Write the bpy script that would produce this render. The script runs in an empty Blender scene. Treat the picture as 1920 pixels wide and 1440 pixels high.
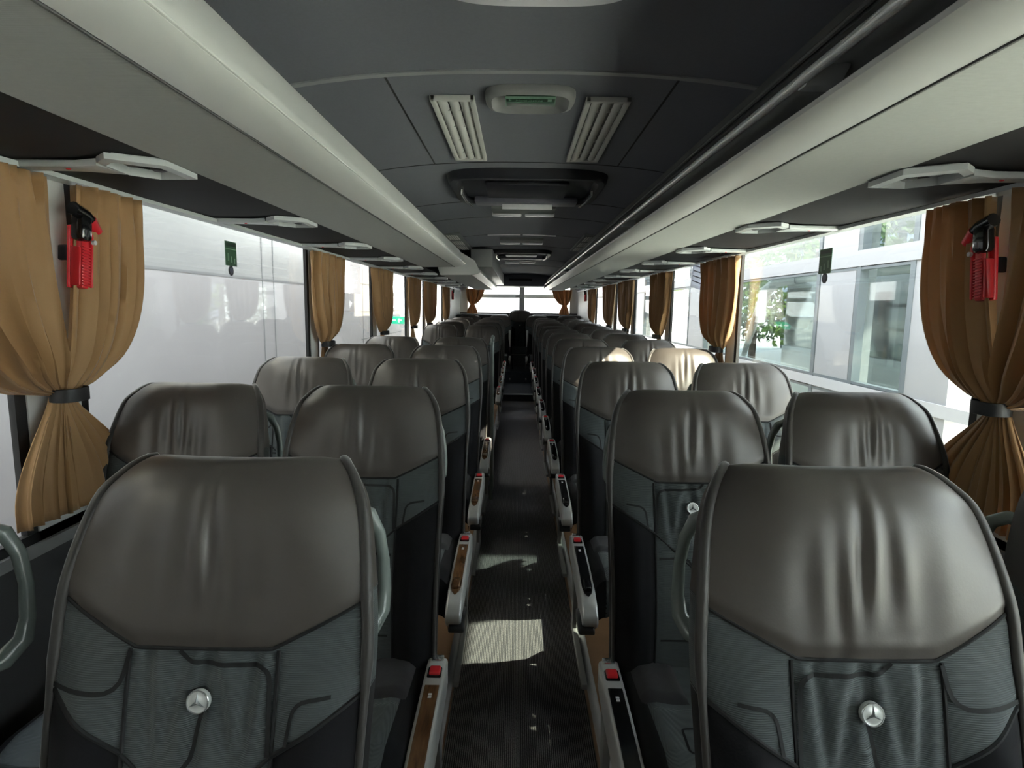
import bpy, bmesh, math, random
from mathutils import Vector, Matrix
random.seed(7)
PI = math.pi
sin, cos = math.sin, math.cos
scene = bpy.context.scene
COL = scene.collection
CX = 0.03            # lateral centre line of the coach
HW = 1.22            # half width inside
XL, XR = CX - HW, CX + HW

# ------------------------------------------------------------------ materials
MATS = {}
def mat(name, col, rough=0.6, metal=0.0, spec=0.5, sheen=0.0, bump=None, noise=None, coat=0.0, emit=0.0):
    """bump: (kind, scale, strength[, distance]); noise: (scale, amount) colour variation."""
    m = bpy.data.materials.new(name); m.use_nodes = True
    nt = m.node_tree; b = nt.nodes['Principled BSDF']
    b.inputs['Base Color'].default_value = (*col, 1)
    b.inputs['Roughness'].default_value = rough
    b.inputs['Metallic'].default_value = metal
    b.inputs['Specular IOR Level'].default_value = spec
    if sheen:
        b.inputs['Sheen Weight'].default_value = sheen
        b.inputs['Sheen Roughness'].default_value = 0.4
    if coat:
        b.inputs['Coat Weight'].default_value = coat
        b.inputs['Coat Roughness'].default_value = 0.08
    if emit:
        b.inputs['Emission Color'].default_value = (*col, 1)
        b.inputs['Emission Strength'].default_value = emit
    tc = None
    if bump or noise:
        tc = nt.nodes.new('ShaderNodeTexCoord')
    if noise:
        n = nt.nodes.new('ShaderNodeTexNoise'); n.inputs['Scale'].default_value = noise[0]
        n.inputs['Detail'].default_value = 4
        nt.links.new(tc.outputs['Object'], n.inputs['Vector'])
        mx = nt.nodes.new('ShaderNodeMix'); mx.data_type = 'RGBA'
        a = noise[1]
        mx.inputs['A'].default_value = (*[c * (1 - a) for c in col], 1)
        mx.inputs['B'].default_value = (*[min(1, c * (1 + a)) for c in col], 1)
        nt.links.new(n.outputs['Fac'], mx.inputs['Factor'])
        nt.links.new(mx.outputs['Result'], b.inputs['Base Color'])
    if bump:
        kind, sc, st = bump[:3]
        if kind == 'noise':
            t = nt.nodes.new('ShaderNodeTexNoise'); t.inputs['Scale'].default_value = sc
            t.inputs['Detail'].default_value = 3
            out = t.outputs['Fac']
        elif kind == 'voronoi':
            t = nt.nodes.new('ShaderNodeTexVoronoi'); t.inputs['Scale'].default_value = sc
            out = t.outputs['Distance']
        else:
            t = nt.nodes.new('ShaderNodeTexWave'); t.inputs['Scale'].default_value = sc
            t.bands_direction = kind.upper(); t.inputs['Distortion'].default_value = 0.3
            t.inputs['Detail'].default_value = 1
            out = t.outputs['Fac']
        nt.links.new(tc.outputs['Object'], t.inputs['Vector'])
        bp = nt.nodes.new('ShaderNodeBump'); bp.inputs['Strength'].default_value = st
        bp.inputs['Distance'].default_value = bump[3] if len(bump) > 3 else 0.002
        nt.links.new(out, bp.inputs['Height'])
        nt.links.new(bp.outputs['Normal'], b.inputs['Normal'])
    MATS[name] = m
    return m

mat('leather', (0.076, 0.067, 0.060), 0.42, bump=('noise', 260, 0.12, 0.001), noise=(9, 0.10), spec=0.6)
mat('mesh_fabric', (0.066, 0.080, 0.083), 0.75, bump=('z', 120, 0.5, 0.0015), noise=(30, 0.12), sheen=0.2)
mat('velour', (0.009, 0.009, 0.011), 0.9, sheen=0.08, noise=(60, 0.3), bump=('noise', 300, 0.2, 0.001), spec=0.2)
mat('pad_velour', (0.036, 0.036, 0.039), 0.9, sheen=0.25, noise=(50, 0.25), bump=('noise', 300, 0.2, 0.001), spec=0.2)
mat('piping', (0.040, 0.037, 0.034), 0.5, sheen=0.7, bump=('noise', 200, 0.15, 0.001))
mat('print_line', (0.010, 0.011, 0.012), 0.8)
mat('dark_plastic', (0.018, 0.019, 0.021), 0.45)
mat('handle_plastic', (0.17, 0.20, 0.185), 0.22, spec=0.5)
mat('silver_plastic', (0.52, 0.53, 0.53), 0.32, metal=0.25)
mat('grey_plastic', (0.22, 0.225, 0.225), 0.42)
mat('chrome', (0.85, 0.87, 0.86), 0.18, metal=0.9)
mat('emblem_face', (0.72, 0.75, 0.73), 0.25, metal=0.35)
mat('emblem_line', (0.16, 0.17, 0.17), 0.3, metal=0.5)
mat('red_plastic', (0.62, 0.02, 0.03), 0.35, coat=0.3)
mat('black_gloss', (0.008, 0.008, 0.009), 0.12, coat=0.5)
def wood():
    m = bpy.data.materials.new('wood'); m.use_nodes = True; nt = m.node_tree; b = nt.nodes['Principled BSDF']
    tc = nt.nodes.new('ShaderNodeTexCoord'); mp = nt.nodes.new('ShaderNodeMapping')
    mp.inputs['Scale'].default_value = (60, 6, 60)
    n = nt.nodes.new('ShaderNodeTexNoise'); n.inputs['Scale'].default_value = 1.6; n.inputs['Detail'].default_value = 5
    r = nt.nodes.new('ShaderNodeValToRGB')
    r.color_ramp.elements[0].position = 0.3; r.color_ramp.elements[0].color = (0.06, 0.028, 0.012, 1)
    r.color_ramp.elements[1].position = 0.75; r.color_ramp.elements[1].color = (0.24, 0.125, 0.055, 1)
    nt.links.new(tc.outputs['Object'], mp.inputs['Vector']); nt.links.new(mp.outputs['Vector'], n.inputs['Vector'])
    nt.links.new(n.outputs['Fac'], r.inputs['Fac']); nt.links.new(r.outputs['Color'], b.inputs['Base Color'])
    b.inputs['Roughness'].default_value = 0.25; b.inputs['Coat Weight'].default_value = 0.4
    MATS['wood'] = m
wood()
def carpet():
    m = bpy.data.materials.new('carpet'); m.use_nodes = True; nt = m.node_tree; b = nt.nodes['Principled BSDF']
    tc = nt.nodes.new('ShaderNodeTexCoord')
    w = nt.nodes.new('ShaderNodeTexWave'); w.bands_direction = 'X'; w.inputs['Scale'].default_value = 45
    w.inputs['Distortion'].default_value = 0.8; w.inputs['Detail'].default_value = 2
    n = nt.nodes.new('ShaderNodeTexNoise'); n.inputs['Scale'].default_value = 190; n.inputs['Detail'].default_value = 3
    nt.links.new(tc.outputs['Object'], w.inputs['Vector']); nt.links.new(tc.outputs['Object'], n.inputs['Vector'])
    mu = nt.nodes.new('ShaderNodeMath'); mu.operation = 'MULTIPLY'
    nt.links.new(w.outputs['Fac'], mu.inputs[0]); nt.links.new(n.outputs['Fac'], mu.inputs[1])
    r = nt.nodes.new('ShaderNodeValToRGB')
    r.color_ramp.elements[0].position = 0.08; r.color_ramp.elements[0].color = (0.025, 0.025, 0.026, 1)
    r.color_ramp.elements[1].position = 0.55; r.color_ramp.elements[1].color = (0.21, 0.207, 0.20, 1)
    nt.links.new(mu.outputs[0], r.inputs['Fac']); nt.links.new(r.outputs['Color'], b.inputs['Base Color'])
    b.inputs['Roughness'].default_value = 1.0; b.inputs['Specular IOR Level'].default_value = 0.1
    b.inputs['Sheen Weight'].default_value = 0.8; b.inputs['Sheen Roughness'].default_value = 0.35; b.inputs['Sheen Tint'].default_value = (0.8, 0.8, 0.9, 1)
    bp = nt.nodes.new('ShaderNodeBump'); bp.inputs['Strength'].default_value = 0.8; bp.inputs['Distance'].default_value = 0.004
    nt.links.new(mu.outputs[0], bp.inputs['Height']); nt.links.new(bp.outputs['Normal'], b.inputs['Normal'])
    MATS['carpet'] = m
carpet()
mat('wood_vinyl', (0.33, 0.19, 0.10), 0.45, noise=(8, 0.2))
mat('step_blue', (0.035, 0.045, 0.06), 0.6)
mat('wall_trim', (0.55, 0.56, 0.55), 0.5)
mat('wall_dark', (0.05, 0.052, 0.055), 0.7)
mat('seal', (0.008, 0.008, 0.009), 0.6)
mat('ceiling_felt', (0.168, 0.177, 0.202), 0.9, bump=('noise', 350, 0.15, 0.001), noise=(120, 0.08))
mat('ceiling_line', (0.025, 0.026, 0.028), 0.8)
mat('ceiling_strip', (0.30, 0.31, 0.32), 0.5)
mat('bin_fabric', (0.37, 0.385, 0.365), 0.85, bump=('y', 70, 0.25, 0.001), noise=(90, 0.06))
mat('bin_lip', (0.62, 0.63, 0.61), 0.36)
mat('rail_silver', (0.88, 0.91, 0.90), 0.3, metal=0.3)
mat('bin_dark', (0.10, 0.103, 0.10), 0.6)
mat('underside_black', (0.016, 0.016, 0.017), 0.75, spec=0.3)
mat('psu_grey', (0.48, 0.51, 0.51), 0.38)
mat('vent_white', (0.60, 0.60, 0.57), 0.5)
mat('vent_grey', (0.16, 0.17, 0.17), 0.6)
mat('hatch_black', (0.011, 0.012, 0.018), 0.45)
mat('hatch_grey', (0.13, 0.13, 0.16), 0.45)
mat('label_white', (0.66, 0.66, 0.68), 0.55)
mat('lamp_cover', (0.66, 0.66, 0.70), 0.3)
mat('lamp_frost', (0.26, 0.265, 0.26), 0.35)
mat('sign_green', (0.006, 0.050, 0.022), 0.4)
mat('sign_print', (0.22, 0.36, 0.27), 0.5)
mat('sticker_green', (0.028, 0.090, 0.040), 0.45)
mat('sticker_dark', (0.012, 0.03, 0.016), 0.45)
mat('sticker_pale', (0.16, 0.28, 0.18), 0.5)
mat('sticker_ring', (0.012, 0.013, 0.022), 0.4)
mat('sticker_core', (0.10, 0.11, 0.17), 0.4)
def curtain_mat():
    m = bpy.data.materials.new('curtain_cloth'); m.use_nodes = True; nt = m.node_tree
    b = nt.nodes['Principled BSDF']; out = nt.nodes['Material Output']
    col = (0.40, 0.232, 0.100)
    b.inputs['Base Color'].default_value = (*col, 1); b.inputs['Roughness'].default_value = 0.62
    b.inputs['Sheen Weight'].default_value = 0.25
    tc = nt.nodes.new('ShaderNodeTexCoord'); n = nt.nodes.new('ShaderNodeTexNoise')
    n.inputs['Scale'].default_value = 420; nt.links.new(tc.outputs['Object'], n.inputs['Vector'])
    bp = nt.nodes.new('ShaderNodeBump'); bp.inputs['Strength'].default_value = 0.12; bp.inputs['Distance'].default_value = 0.001
    nt.links.new(n.outputs['Fac'], bp.inputs['Height']); nt.links.new(bp.outputs['Normal'], b.inputs['Normal'])
    t = nt.nodes.new('ShaderNodeBsdfTranslucent'); t.inputs['Color'].default_value = (0.40, 0.20, 0.07, 1)
    mx = nt.nodes.new('ShaderNodeMixShader'); mx.inputs['Fac'].default_value = 0.22
    nt.links.new(b.outputs[0], mx.inputs[1]); nt.links.new(t.outputs[0], mx.inputs[2])
    nt.links.new(mx.outputs[0], out.inputs['Surface'])
    MATS['curtain_cloth'] = m
curtain_mat()
mat('tie_black', (0.008, 0.008, 0.009), 0.5)
mat('paper', (0.72, 0.73, 0.80), 0.8)
def translucent(name, col, fac):
    nt = MATS[name].node_tree; b = nt.nodes['Principled BSDF']; out = nt.nodes['Material Output']
    t = nt.nodes.new('ShaderNodeBsdfTranslucent'); t.inputs['Color'].default_value = (*col, 1)
    mx = nt.nodes.new('ShaderNodeMixShader'); mx.inputs['Fac'].default_value = fac
    nt.links.new(b.outputs[0], mx.inputs[1]); nt.links.new(t.outputs[0], mx.inputs[2]); nt.links.new(mx.outputs[0], out.inputs['Surface'])
translucent('paper', (0.80, 0.81, 0.88), 0.55)
mat('paper_ink', (0.36, 0.37, 0.42), 0.8)
def glass(name, tint, ior=1.45, gloss=0.02):
    m = bpy.data.materials.new(name); m.use_nodes = True; nt = m.node_tree
    nt.nodes.remove(nt.nodes['Principled BSDF']); out = nt.nodes['Material Output']
    tr = nt.nodes.new('ShaderNodeBsdfTransparent'); tr.inputs['Color'].default_value = (*tint, 1)
    gl = nt.nodes.new('ShaderNodeBsdfGlossy'); gl.inputs['Roughness'].default_value = gloss
    lw = nt.nodes.new('ShaderNodeLayerWeight'); lw.inputs['Blend'].default_value = 0.5
    pw = nt.nodes.new('ShaderNodeMath'); pw.operation = 'POWER'; pw.inputs[1].default_value = 5.0
    ma = nt.nodes.new('ShaderNodeMath'); ma.operation = 'MULTIPLY_ADD'; ma.inputs[1].default_value = 0.9; ma.inputs[2].default_value = ((ior - 1) / (ior + 1)) ** 2
    nt.links.new(lw.outputs['Facing'], pw.inputs[0]); nt.links.new(pw.outputs[0], ma.inputs[0])
    mx = nt.nodes.new('ShaderNodeMixShader')
    nt.links.new(ma.outputs[0], mx.inputs['Fac']); nt.links.new(tr.outputs[0], mx.inputs[1]); nt.links.new(gl.outputs[0], mx.inputs[2])
    nt.links.new(mx.outputs[0], out.inputs['Surface'])
    MATS[name] = m
glass('window_glass', (0.95, 0.965, 0.96), 1.4)
glass('facade_glass', (0.90, 0.935, 0.93), 1.5)
glass('tinted_glass', (0.50, 0.56, 0.56), 1.6)
mat('hall_white', (0.355, 0.338, 0.333), 0.55, noise=(3, 0.05))
mat('hall_gloss', (0.31, 0.312, 0.305), 0.22, noise=(2, 0.04))
mat('hall_joint', (0.20, 0.20, 0.20), 0.7)
mat('facade_white', (0.27, 0.275, 0.285), 0.45)
mat('facade_dark', (0.10, 0.12, 0.13), 0.5)
mat('facade_silver', (0.50, 0.51, 0.53), 0.35, metal=0.3)
mat('facade_sun_block', (0.22, 0.225, 0.225), 0.7)
mat('concrete', (0.68, 0.665, 0.64), 0.9, noise=(2, 0.12))
mat('coach_white', (0.30, 0.31, 0.31), 0.3, coat=0.3)
mat('coach_glass', (0.025, 0.04, 0.042), 0.08, coat=0.6)
mat('foliage', (0.045, 0.085, 0.020), 0.75, noise=(1.5, 0.45))
mat('foliage_light', (0.11, 0.19, 0.035), 0.75, noise=(1.5, 0.4))
mat('bark', (0.08, 0.055, 0.035), 0.9)
mat('office_wall', (0.07, 0.08, 0.08), 0.8)
mat('office_blind', (0.30, 0.33, 0.42), 0.6)
mat('exit_green', (0.02, 0.42, 0.24), 0.4, emit=1.2)
mat('exit_white', (0.85, 0.95, 0.9), 0.4, emit=1.2)
mat('tyre', (0.015, 0.015, 0.016), 0.8)

# ------------------------------------------------------------------ mesh helpers
class MB:
    def __init__(s): s.v = []; s.f = []; s.m = []
    def add(s, verts, faces, mi=0):
        o = len(s.v); s.v += [tuple(p) for p in verts]
        for f in faces: s.f.append(tuple(i + o for i in f)); s.m.append(mi)
    def grid(s, P, mi=0, closed_u=False):
        n, k = len(P), len(P[0]); vs = [p for row in P for p in row]; fs = []
        for i in range(n - 1):
            for j in range(k if closed_u else k - 1):
                a = i * k + j; b = i * k + (j + 1) % k
                fs.append((a, b, b + k, a + k))
        s.add(vs, fs, mi)
    def box(s, x0, x1, y0, y1, z0, z1, mi=0):
        v = [(x, y, z) for x in (x0, x1) for y in (y0, y1) for z in (z0, z1)]
        s.add(v, [(0, 1, 3, 2), (4, 6, 7, 5), (0, 4, 5, 1), (2, 3, 7, 6), (0, 2, 6, 4), (1, 5, 7, 3)], mi)
    def rbox(s, x0, x1, y0, y1, z0, z1, r, mi=0, seg=2):
        bm = bmesh.new()
        bmesh.ops.create_cube(bm, size=1)
        for w in bm.verts:
            w.co = Vector(((x0 + x1) / 2 + w.co.x * (x1 - x0), (y0 + y1) / 2 + w.co.y * (y1 - y0), (z0 + z1) / 2 + w.co.z * (z1 - z0)))
        bmesh.ops.bevel(bm, geom=bm.edges[:], offset=r, segments=seg, affect='EDGES', profile=0.5)
        s.bm(bm, mi)
    def bm(s, bm, mi=0):
        bm.verts.ensure_lookup_table(); bm.verts.index_update()
        s.add([w.co[:] for w in bm.verts], [[w.index for w in f.verts] for f in bm.faces], mi); bm.free()
    def tube(s, pts, r, seg=8, mi=0, cap=True, flat=1.0):
        pts = [Vector(p) for p in pts]; n = len(pts); rings = []
        up = None
        for i, p in enumerate(pts):
            t = (pts[min(i + 1, n - 1)] - pts[max(i - 1, 0)]).normalized()
            if up is None:
                up = Vector((0, 0, 1)) if abs(t.z) < 0.9 else Vector((1, 0, 0))
            a = (up - t * up.dot(t)).normalized(); up = a
            b = t.cross(a)
            rr = r[i] if isinstance(r, (list, tuple)) else r
            rings.append([tuple(p + a * (rr * cos(2 * PI * k / seg)) + b * (rr * flat * sin(2 * PI * k / seg))) for k in range(seg)])
        s.grid(rings, mi, closed_u=True)
        if cap:
            s.add(rings[0], [tuple(range(seg))[::-1]], mi); s.add(rings[-1], [tuple(range(seg))], mi)
    def prism(s, poly, axis, a0, a1, mi=0, bevel=0.0, seg=2):
        """poly: 2-D outline; axis 'x': poly=(y,z); 'y': poly=(x,z); 'z': poly=(x,y)."""
        def P(p, a):
            return {'x': (a, p[0], p[1]), 'y': (p[0], a, p[1]), 'z': (p[0], p[1], a)}[axis]
        bm = bmesh.new(); n = len(poly)
        A = [bm.verts.new(P(p, a0)) for p in poly]; B = [bm.verts.new(P(p, a1)) for p in poly]
        bm.faces.new(A[::-1]); bm.faces.new(B)
        for i in range(n): bm.faces.new((A[i], A[(i + 1) % n], B[(i + 1) % n], B[i]))
        bmesh.ops.recalc_face_normals(bm, faces=bm.faces[:])
        if bevel: bmesh.ops.bevel(bm, geom=bm.edges[:], offset=bevel, segments=seg, affect='EDGES', profile=0.5)
        s.bm(bm, mi)
    def mirror(s):
        q = MB(); q.v = [(-x, y, z) for x, y, z in s.v]; q.f = [tuple(reversed(f)) for f in s.f]; q.m = s.m[:]; return q

def build(mb, name, mats, parent=None, smooth=True, loc=None, bevel_angle=40):
    me = bpy.data.meshes.new(name); me.from_pydata(mb.v, [], mb.f)
    if isinstance(mats, str): mats = [mats]
    for k in mats: me.materials.append(MATS[k])
    me.polygons.foreach_set('material_index', mb.m)
    bm = bmesh.new(); bm.from_mesh(me)
    bmesh.ops.remove_doubles(bm, verts=bm.verts[:], dist=1e-5)
    bmesh.ops.recalc_face_normals(bm, faces=bm.faces[:])
    if smooth:
        ang = math.radians(bevel_angle)
        for f in bm.faces: f.smooth = True
        for e in bm.edges:
            if len(e.link_faces) == 2 and e.calc_face_angle(0) > ang: e.smooth = False
    bm.to_mesh(me); bm.free(); me.update()
    o = bpy.data.objects.new(name, me); COL.objects.link(o)
    if parent: o.parent = parent
    if loc: o.location = loc
    return o
def tag(o, label, cat, group=None):
    o['label'] = label; o['category'] = cat
    if group: o['group'] = group
    return o
def struct(o): o['kind'] = 'structure'; return o
def empty(name, loc=(0, 0, 0)):
    o = bpy.data.objects.new(name, None); COL.objects.link(o); o.location = loc; o.empty_display_size = 0.1; return o
def copy_tree(root, loc):
    r = root.copy(); COL.objects.link(r); r.location = loc
    for c in list(root.children):
        d = c.copy(); COL.objects.link(d); d.parent = r
        for g in c.children:
            h = g.copy(); COL.objects.link(h); h.parent = d
    return r
def hermite(tab, s):
    if s <= tab[0][0]: i = 0
    elif s >= tab[-1][0]: i = len(tab) - 2
    else: i = next(k for k in range(len(tab) - 1) if tab[k][0] <= s <= tab[k + 1][0])
    def slope(k, d):
        a, b = max(0, k - 1), min(len(tab) - 1, k + 1)
        return (tab[b][d] - tab[a][d]) / (tab[b][0] - tab[a][0])
    h = tab[i + 1][0] - tab[i][0]; t = min(1, max(0, (s - tab[i][0]) / h)); out = []
    for d in range(1, len(tab[0])):
        m0, m1 = slope(i, d) * h, slope(i + 1, d) * h
        out.append((2 * t**3 - 3 * t**2 + 1) * tab[i][d] + (t**3 - 2 * t**2 + t) * m0 + (-2 * t**3 + 3 * t**2) * tab[i + 1][d] + (t**3 - t**2) * m1)
    return out
def lerp(a, b, t): return a + (b - a) * t
def sm(t): t = min(1, max(0, t)); return t * t * (3 - 2 * t)
def frange(a, b, n): return [a + (b - a) * i / (n - 1) for i in range(n)]

# ------------------------------------------------------------------ seat
# profile of the backrest front face: s, y, z, half width
PROF = [(0.36, -0.150, 0.36, 0.205), (0.48, -0.160, 0.48, 0.208), (0.60, -0.160, 0.60, 0.212), (0.75, -0.132, 0.75, 0.216), (0.87, -0.104, 0.87, 0.221),
        (0.94, -0.086, 0.94, 0.221), (1.00, -0.074, 1.00, 0.217), (1.06, -0.063, 1.06, 0.209), (1.10, -0.053, 1.10, 0.200),
        (1.13, -0.040, 1.130, 0.190), (1.16, -0.020, 1.153, 0.176), (1.19, 0.004, 1.166, 0.158), (1.22, 0.032, 1.163, 0.150), (1.25, 0.055, 1.142, 0.150), (1.28, 0.068, 1.11, 0.155)]
def SP(u, s, off=0.0):
    y, z, w = hermite(PROF, s); y2, z2, _ = hermite(PROF, s + 0.004); y1, z1, _ = hermite(PROF, s - 0.004)
    ty, tz = y2 - y1, z2 - z1; L = math.hypot(ty, tz) or 1; ny, nz = -tz / L, ty / L     # outward (towards the sitter / up)
    back = lerp(0.026, 0.060, sm((s - 0.97) / 0.16)) * abs(u) ** 3.2
    bol = 0.0
    if s < 0.95:                                   # side bolsters of the lower back
        bol = 0.030 * math.exp(-((abs(u) - 0.74) / 0.20) ** 2) * sm((0.95 - s) / 0.2)
    o = off + bol
    lo = 0.016 * abs(u) ** 6 * sm((s - 1.10) / 0.06)
    fade = 1 - sm((s - 1.19) / 0.08)
    return (u * w, y + ny * o + back * fade, z + nz * o - lo)
UC = 0.46
def seamH(u): return 0.932 if abs(u) < 0.42 else lerp(0.932, 0.990, (abs(u) - 0.42) / 0.58)
def seamD(u): return lerp(0.800, 0.872, (abs(u) - UC) / (1 - UC))
CREASES = [(0.02, 0.055, 0.0075, 1.06, 0.075, -0.25), (0.17, 0.065, 0.0060, 1.01, 0.075, 0.35), (-0.16, 0.07, 0.0045, 1.05, 0.07, 0.15), (0.36, 0.10, 0.0035, 1.02, 0.07, 0.25), (-0.38, 0.12, 0.0030, 1.02, 0.08, -0.2)]
def crease(u, s):
    d = 0
    for u0, w, a, s0, hs, sl in CREASES:
        x = (u - u0 - sl * (s - s0)) / w
        d += a * (0.8 * math.exp(-((x + 1.2)) ** 2) - 1.0 * math.exp(-x * x)) * math.exp(-((s - s0) / hs) ** 2)
    return d
def puff(t, e=0.12): return min(sm(t / e), sm((1 - t) / e))
def ribbon(mb, path, width, mi, ex=None):
    """a dark printed line lying on the backrest, path in (u, s)"""
    pts = []
    for i in range(len(path) - 1):
        (u0, s0), (u1, s1) = path[i], path[i + 1]
        n = max(2, int(math.hypot((u1 - u0) * 0.2, s1 - s0) / 0.008))
        for k in range(n): pts.append((lerp(u0, u1, k / n), lerp(s0, s1, k / n)))
    pts.append(path[-1]); rows = []
    for i, (u, s) in enumerate(pts):
        a, b = pts[max(0, i - 1)], pts[min(len(pts) - 1, i + 1)]
        dx, dz = (b[0] - a[0]) * 0.21, b[1] - a[1]; L = math.hypot(dx, dz) or 1
        nx, nz = -dz / L * width / 2, dx / L * width / 2
        h = [0.0046 + (ex(a_, b_) if ex and abs(a_) < 0.46 else 0.0) for a_, b_ in ((u + nx / 0.21, s + nz), (u - nx / 0.21, s - nz))]
        rows.append([SP(u + nx / 0.21, s + nz, h[0]), SP(u - nx / 0.21, s - nz, h[1])])
    mb.grid(rows, mi)
def rounded(path, r):
    out = [path[0]]
    for i in range(1, len(path) - 1):
        p0, p, p1 = path[i - 1], path[i], path[i + 1]
        def toward(q):
            dx, dz = (q[0] - p[0]) * 0.21, q[1] - p[1]; L = math.hypot(dx, dz); k = min(r, L * 0.5) / L
            return (p[0] + (q[0] - p[0]) * k, p[1] + (q[1] - p[1]) * k)
        a, b = toward(p0), toward(p1)
        for t in (0, .25, .5, .75, 1):
            out.append(((1 - t) ** 2 * a[0] + 2 * t * (1 - t) * p[0] + t * t * b[0], (1 - t) ** 2 * a[1] + 2 * t * (1 - t) * p[1] + t * t * b[1]))
    out.append(path[-1]); return out

def seat_meshes():
    M = {}
    # headrest cover: front, over the top, plus side strips
    h = MB(); NU = 84; us = frange(-1, 1, NU); rows = []
    for k in range(52):
        t = k / 51; row = []
        for u in us:
            s0 = seamH(u); s = lerp(s0, 1.28, t)
            pf = 0.005 * sm(t / 0.06)
            row.append(SP(u, s, pf + crease(u, s)))
        L, R = row[0], row[-1]
        def side(p, sg, d):
            return (p[0] + sg * (0.002 if d < 0.05 else -0.026), lerp(p[1], max(0.080, p[1] + 0.004), d / 0.10), p[2] - 0.006 * sm(t) * d / 0.085)
        row = [side(L, -1, 0.085), side(L, -1, 0.03)] + row + [side(R, 1, 0.03), side(R, 1, 0.085)]
        rows.append(row)
    h.grid(rows); M['headrest'] = (h, ['leather'])
    # piping along both edges
    for nm, sg in (('piping_a', -1), ('piping_b', 1)):
        p = MB(); p.tube([SP(sg * 0.985, s, 0.0035) for s in frange(0.40, 1.27, 70)], [0.0058] * 37 + [0.0062, 0.007, 0.008] + [0.0090] * 30, 10)
        M[nm] = (p, ['piping'])
    # stitched welt between the headrest cover and the back panel
    w = MB(); w.tube([SP(u, seamH(u), 0.001) for u in frange(-1, 1, 60)], 0.0027, 6); M['seam_welt'] = (w, ['print_line'])
    # grey back panel: two wings and the centre column
    g = MB()
    for sg in (-1, 1):
        P = []
        for i in range(15):
            a = i / 14; u = sg * lerp(UC, 1, a)
            P.append([SP(u, lerp(seamD(u), seamH(u), b), 0.0035 * puff(b) * puff(a)) for b in frange(0, 1, 14)])
        g.grid(P)
    P = []
    def wr(u, s):
        e = sm((s - 0.74) / 0.08) * (1 - sm((s - 0.925) / 0.01)); d = 0
        for u0, k, wd, am in ((0.0, 0.3, 0.05, 0.006), (0.12, -0.9, 0.05, 0.0055), (-0.15, 0.8, 0.05, 0.004), (0.30, 0.4, 0.045, 0.006), (-0.32, -0.3, 0.05, 0.006)):
            x = (u - u0 - k * (s - 0.868) * 1.2) / wd; d += am * (0.6 * math.exp(-(x - 1.2) ** 2) - math.exp(-x * x))
        d -= 0.010 * math.exp(-(u * u / 0.006 + (s - 0.868) ** 2 / 0.0008))
        return d * e
    for u in frange(-UC, UC, 57):
        P.append([SP(u, lerp(0.40, 0.932, b), 0.004 * puff(b, 0.05) * puff((u + UC) / (2 * UC)) + wr(u, lerp(0.40, 0.932, b))) for b in frange(0, 1, 50)])
    g.grid(P)
    ribbon(g, rounded([(-0.45, 0.928), (-0.50, 0.872), (-0.97, 0.874)], 0.03), 0.0058, 1, wr)
    ribbon(g, rounded([(-0.14, 0.930), (-0.08, 0.915), (0.42, 0.912), (0.44, 0.80)], 0.02), 0.0058, 1, wr)
    ribbon(g, rounded([(0.0, 0.852), (-0.04, 0.775), (-0.44, 0.775)], 0.035), 0.0058, 1, wr)
    ribbon(g, rounded([(0.55, 0.815), (0.58, 0.868), (0.80, 0.872)], 0.02), 0.005, 1, wr)
    ribbon(g, rounded([(0.42, 0.735), (0.02, 0.740), (0.0, 0.62), (-0.40, 0.615)], 0.03), 0.0058, 1, wr)
    ribbon(g, rounded([(-0.40, 0.70), (-0.16, 0.69), (-0.18, 0.52), (0.40, 0.52)], 0.03), 0.0058, 1, wr)
    M['back_panel'] = (g, ['mesh_fabric', 'print_line'])
    d = MB()
    d.tube([SP(u, 0.712 + 0.088 * abs(u) / UC, 0.0035) for u in frange(-UC, UC, 24)], 0.0028, 6)
    for u0 in (-UC, UC): d.tube([SP(u0, s, 0.0005) for s in frange(0.42, 0.93, 30)], 0.0030, 6)
    for sg in (-1, 1): d.tube([SP(sg * u, seamD(u), 0.001) for u in frange(UC, 1, 14)], 0.0034, 6)
    M['panel_seam'] = (d, ['print_line'])
    for nm, sg in (('bolster_a', -1), ('bolster_b', 1)):
        b = MB(); P = []
        for i in range(17):
            a = i / 16; u = sg * lerp(UC, 1, a)
            P.append([SP(u, lerp(0.37, seamD(u), t), 0.006 * puff(a, 0.2) * puff(t, 0.06)) for t in frange(0, 1, 24)])
        e = P[-1]
        P.append([(q[0] + sg * 0.003, q[1] + 0.03, q[2]) for q in e]); P.append([(q[0] - sg * 0.022, q[1] + 0.09, q[2]) for q in e])
        b.grid(P); M[nm] = (b, ['velour'])
    # side strip of the grey band + rear shell
    for nm, sg in (('band_side_a', -1), ('band_side_b', 1)):
        b = MB(); P = []
        for s in frange(0.868, 0.995, 10):
            q = SP(sg, s); P.append([q, (q[0] + sg * 0.003, q[1] + 0.03, q[2]), (q[0] - sg * 0.026, lerp(q[1], 0.075, 0.85), q[2])])
        b.grid(P); M[nm] = (b, ['mesh_fabric'])
    k = MB(); P = []
    for s in frange(0.34, 1.14, 26):
        y, z, w = hermite(PROF, min(s, 1.13)); yb = lerp(-0.035, 0.078, sm((s - 0.30) / 0.75)); w *= 0.90 if s < 1.0 else lerp(0.90, 0.82, (s - 1.0) / 0.14)
        row = []
        for t in frange(-1, 1, 21):
            f = 1 - abs(t) ** 5
            row.append((t * w * 0.995, lerp(y + 0.055, yb, f ** 0.6) if abs(t) < 1 else y + 0.055, s if s < 1.1 else s - 0.012 * (1 - f)))
        P.append(row)
    k.grid(P)
    k.grid([[(t * hermite(PROF, 1.13)[2] * 0.8, 0.075, 1.125), (t * 0.13, 0.060, 1.128)] for t in frange(-1, 1, 9)])
    M['back_shell'] = (k, ['dark_plastic'])
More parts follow.
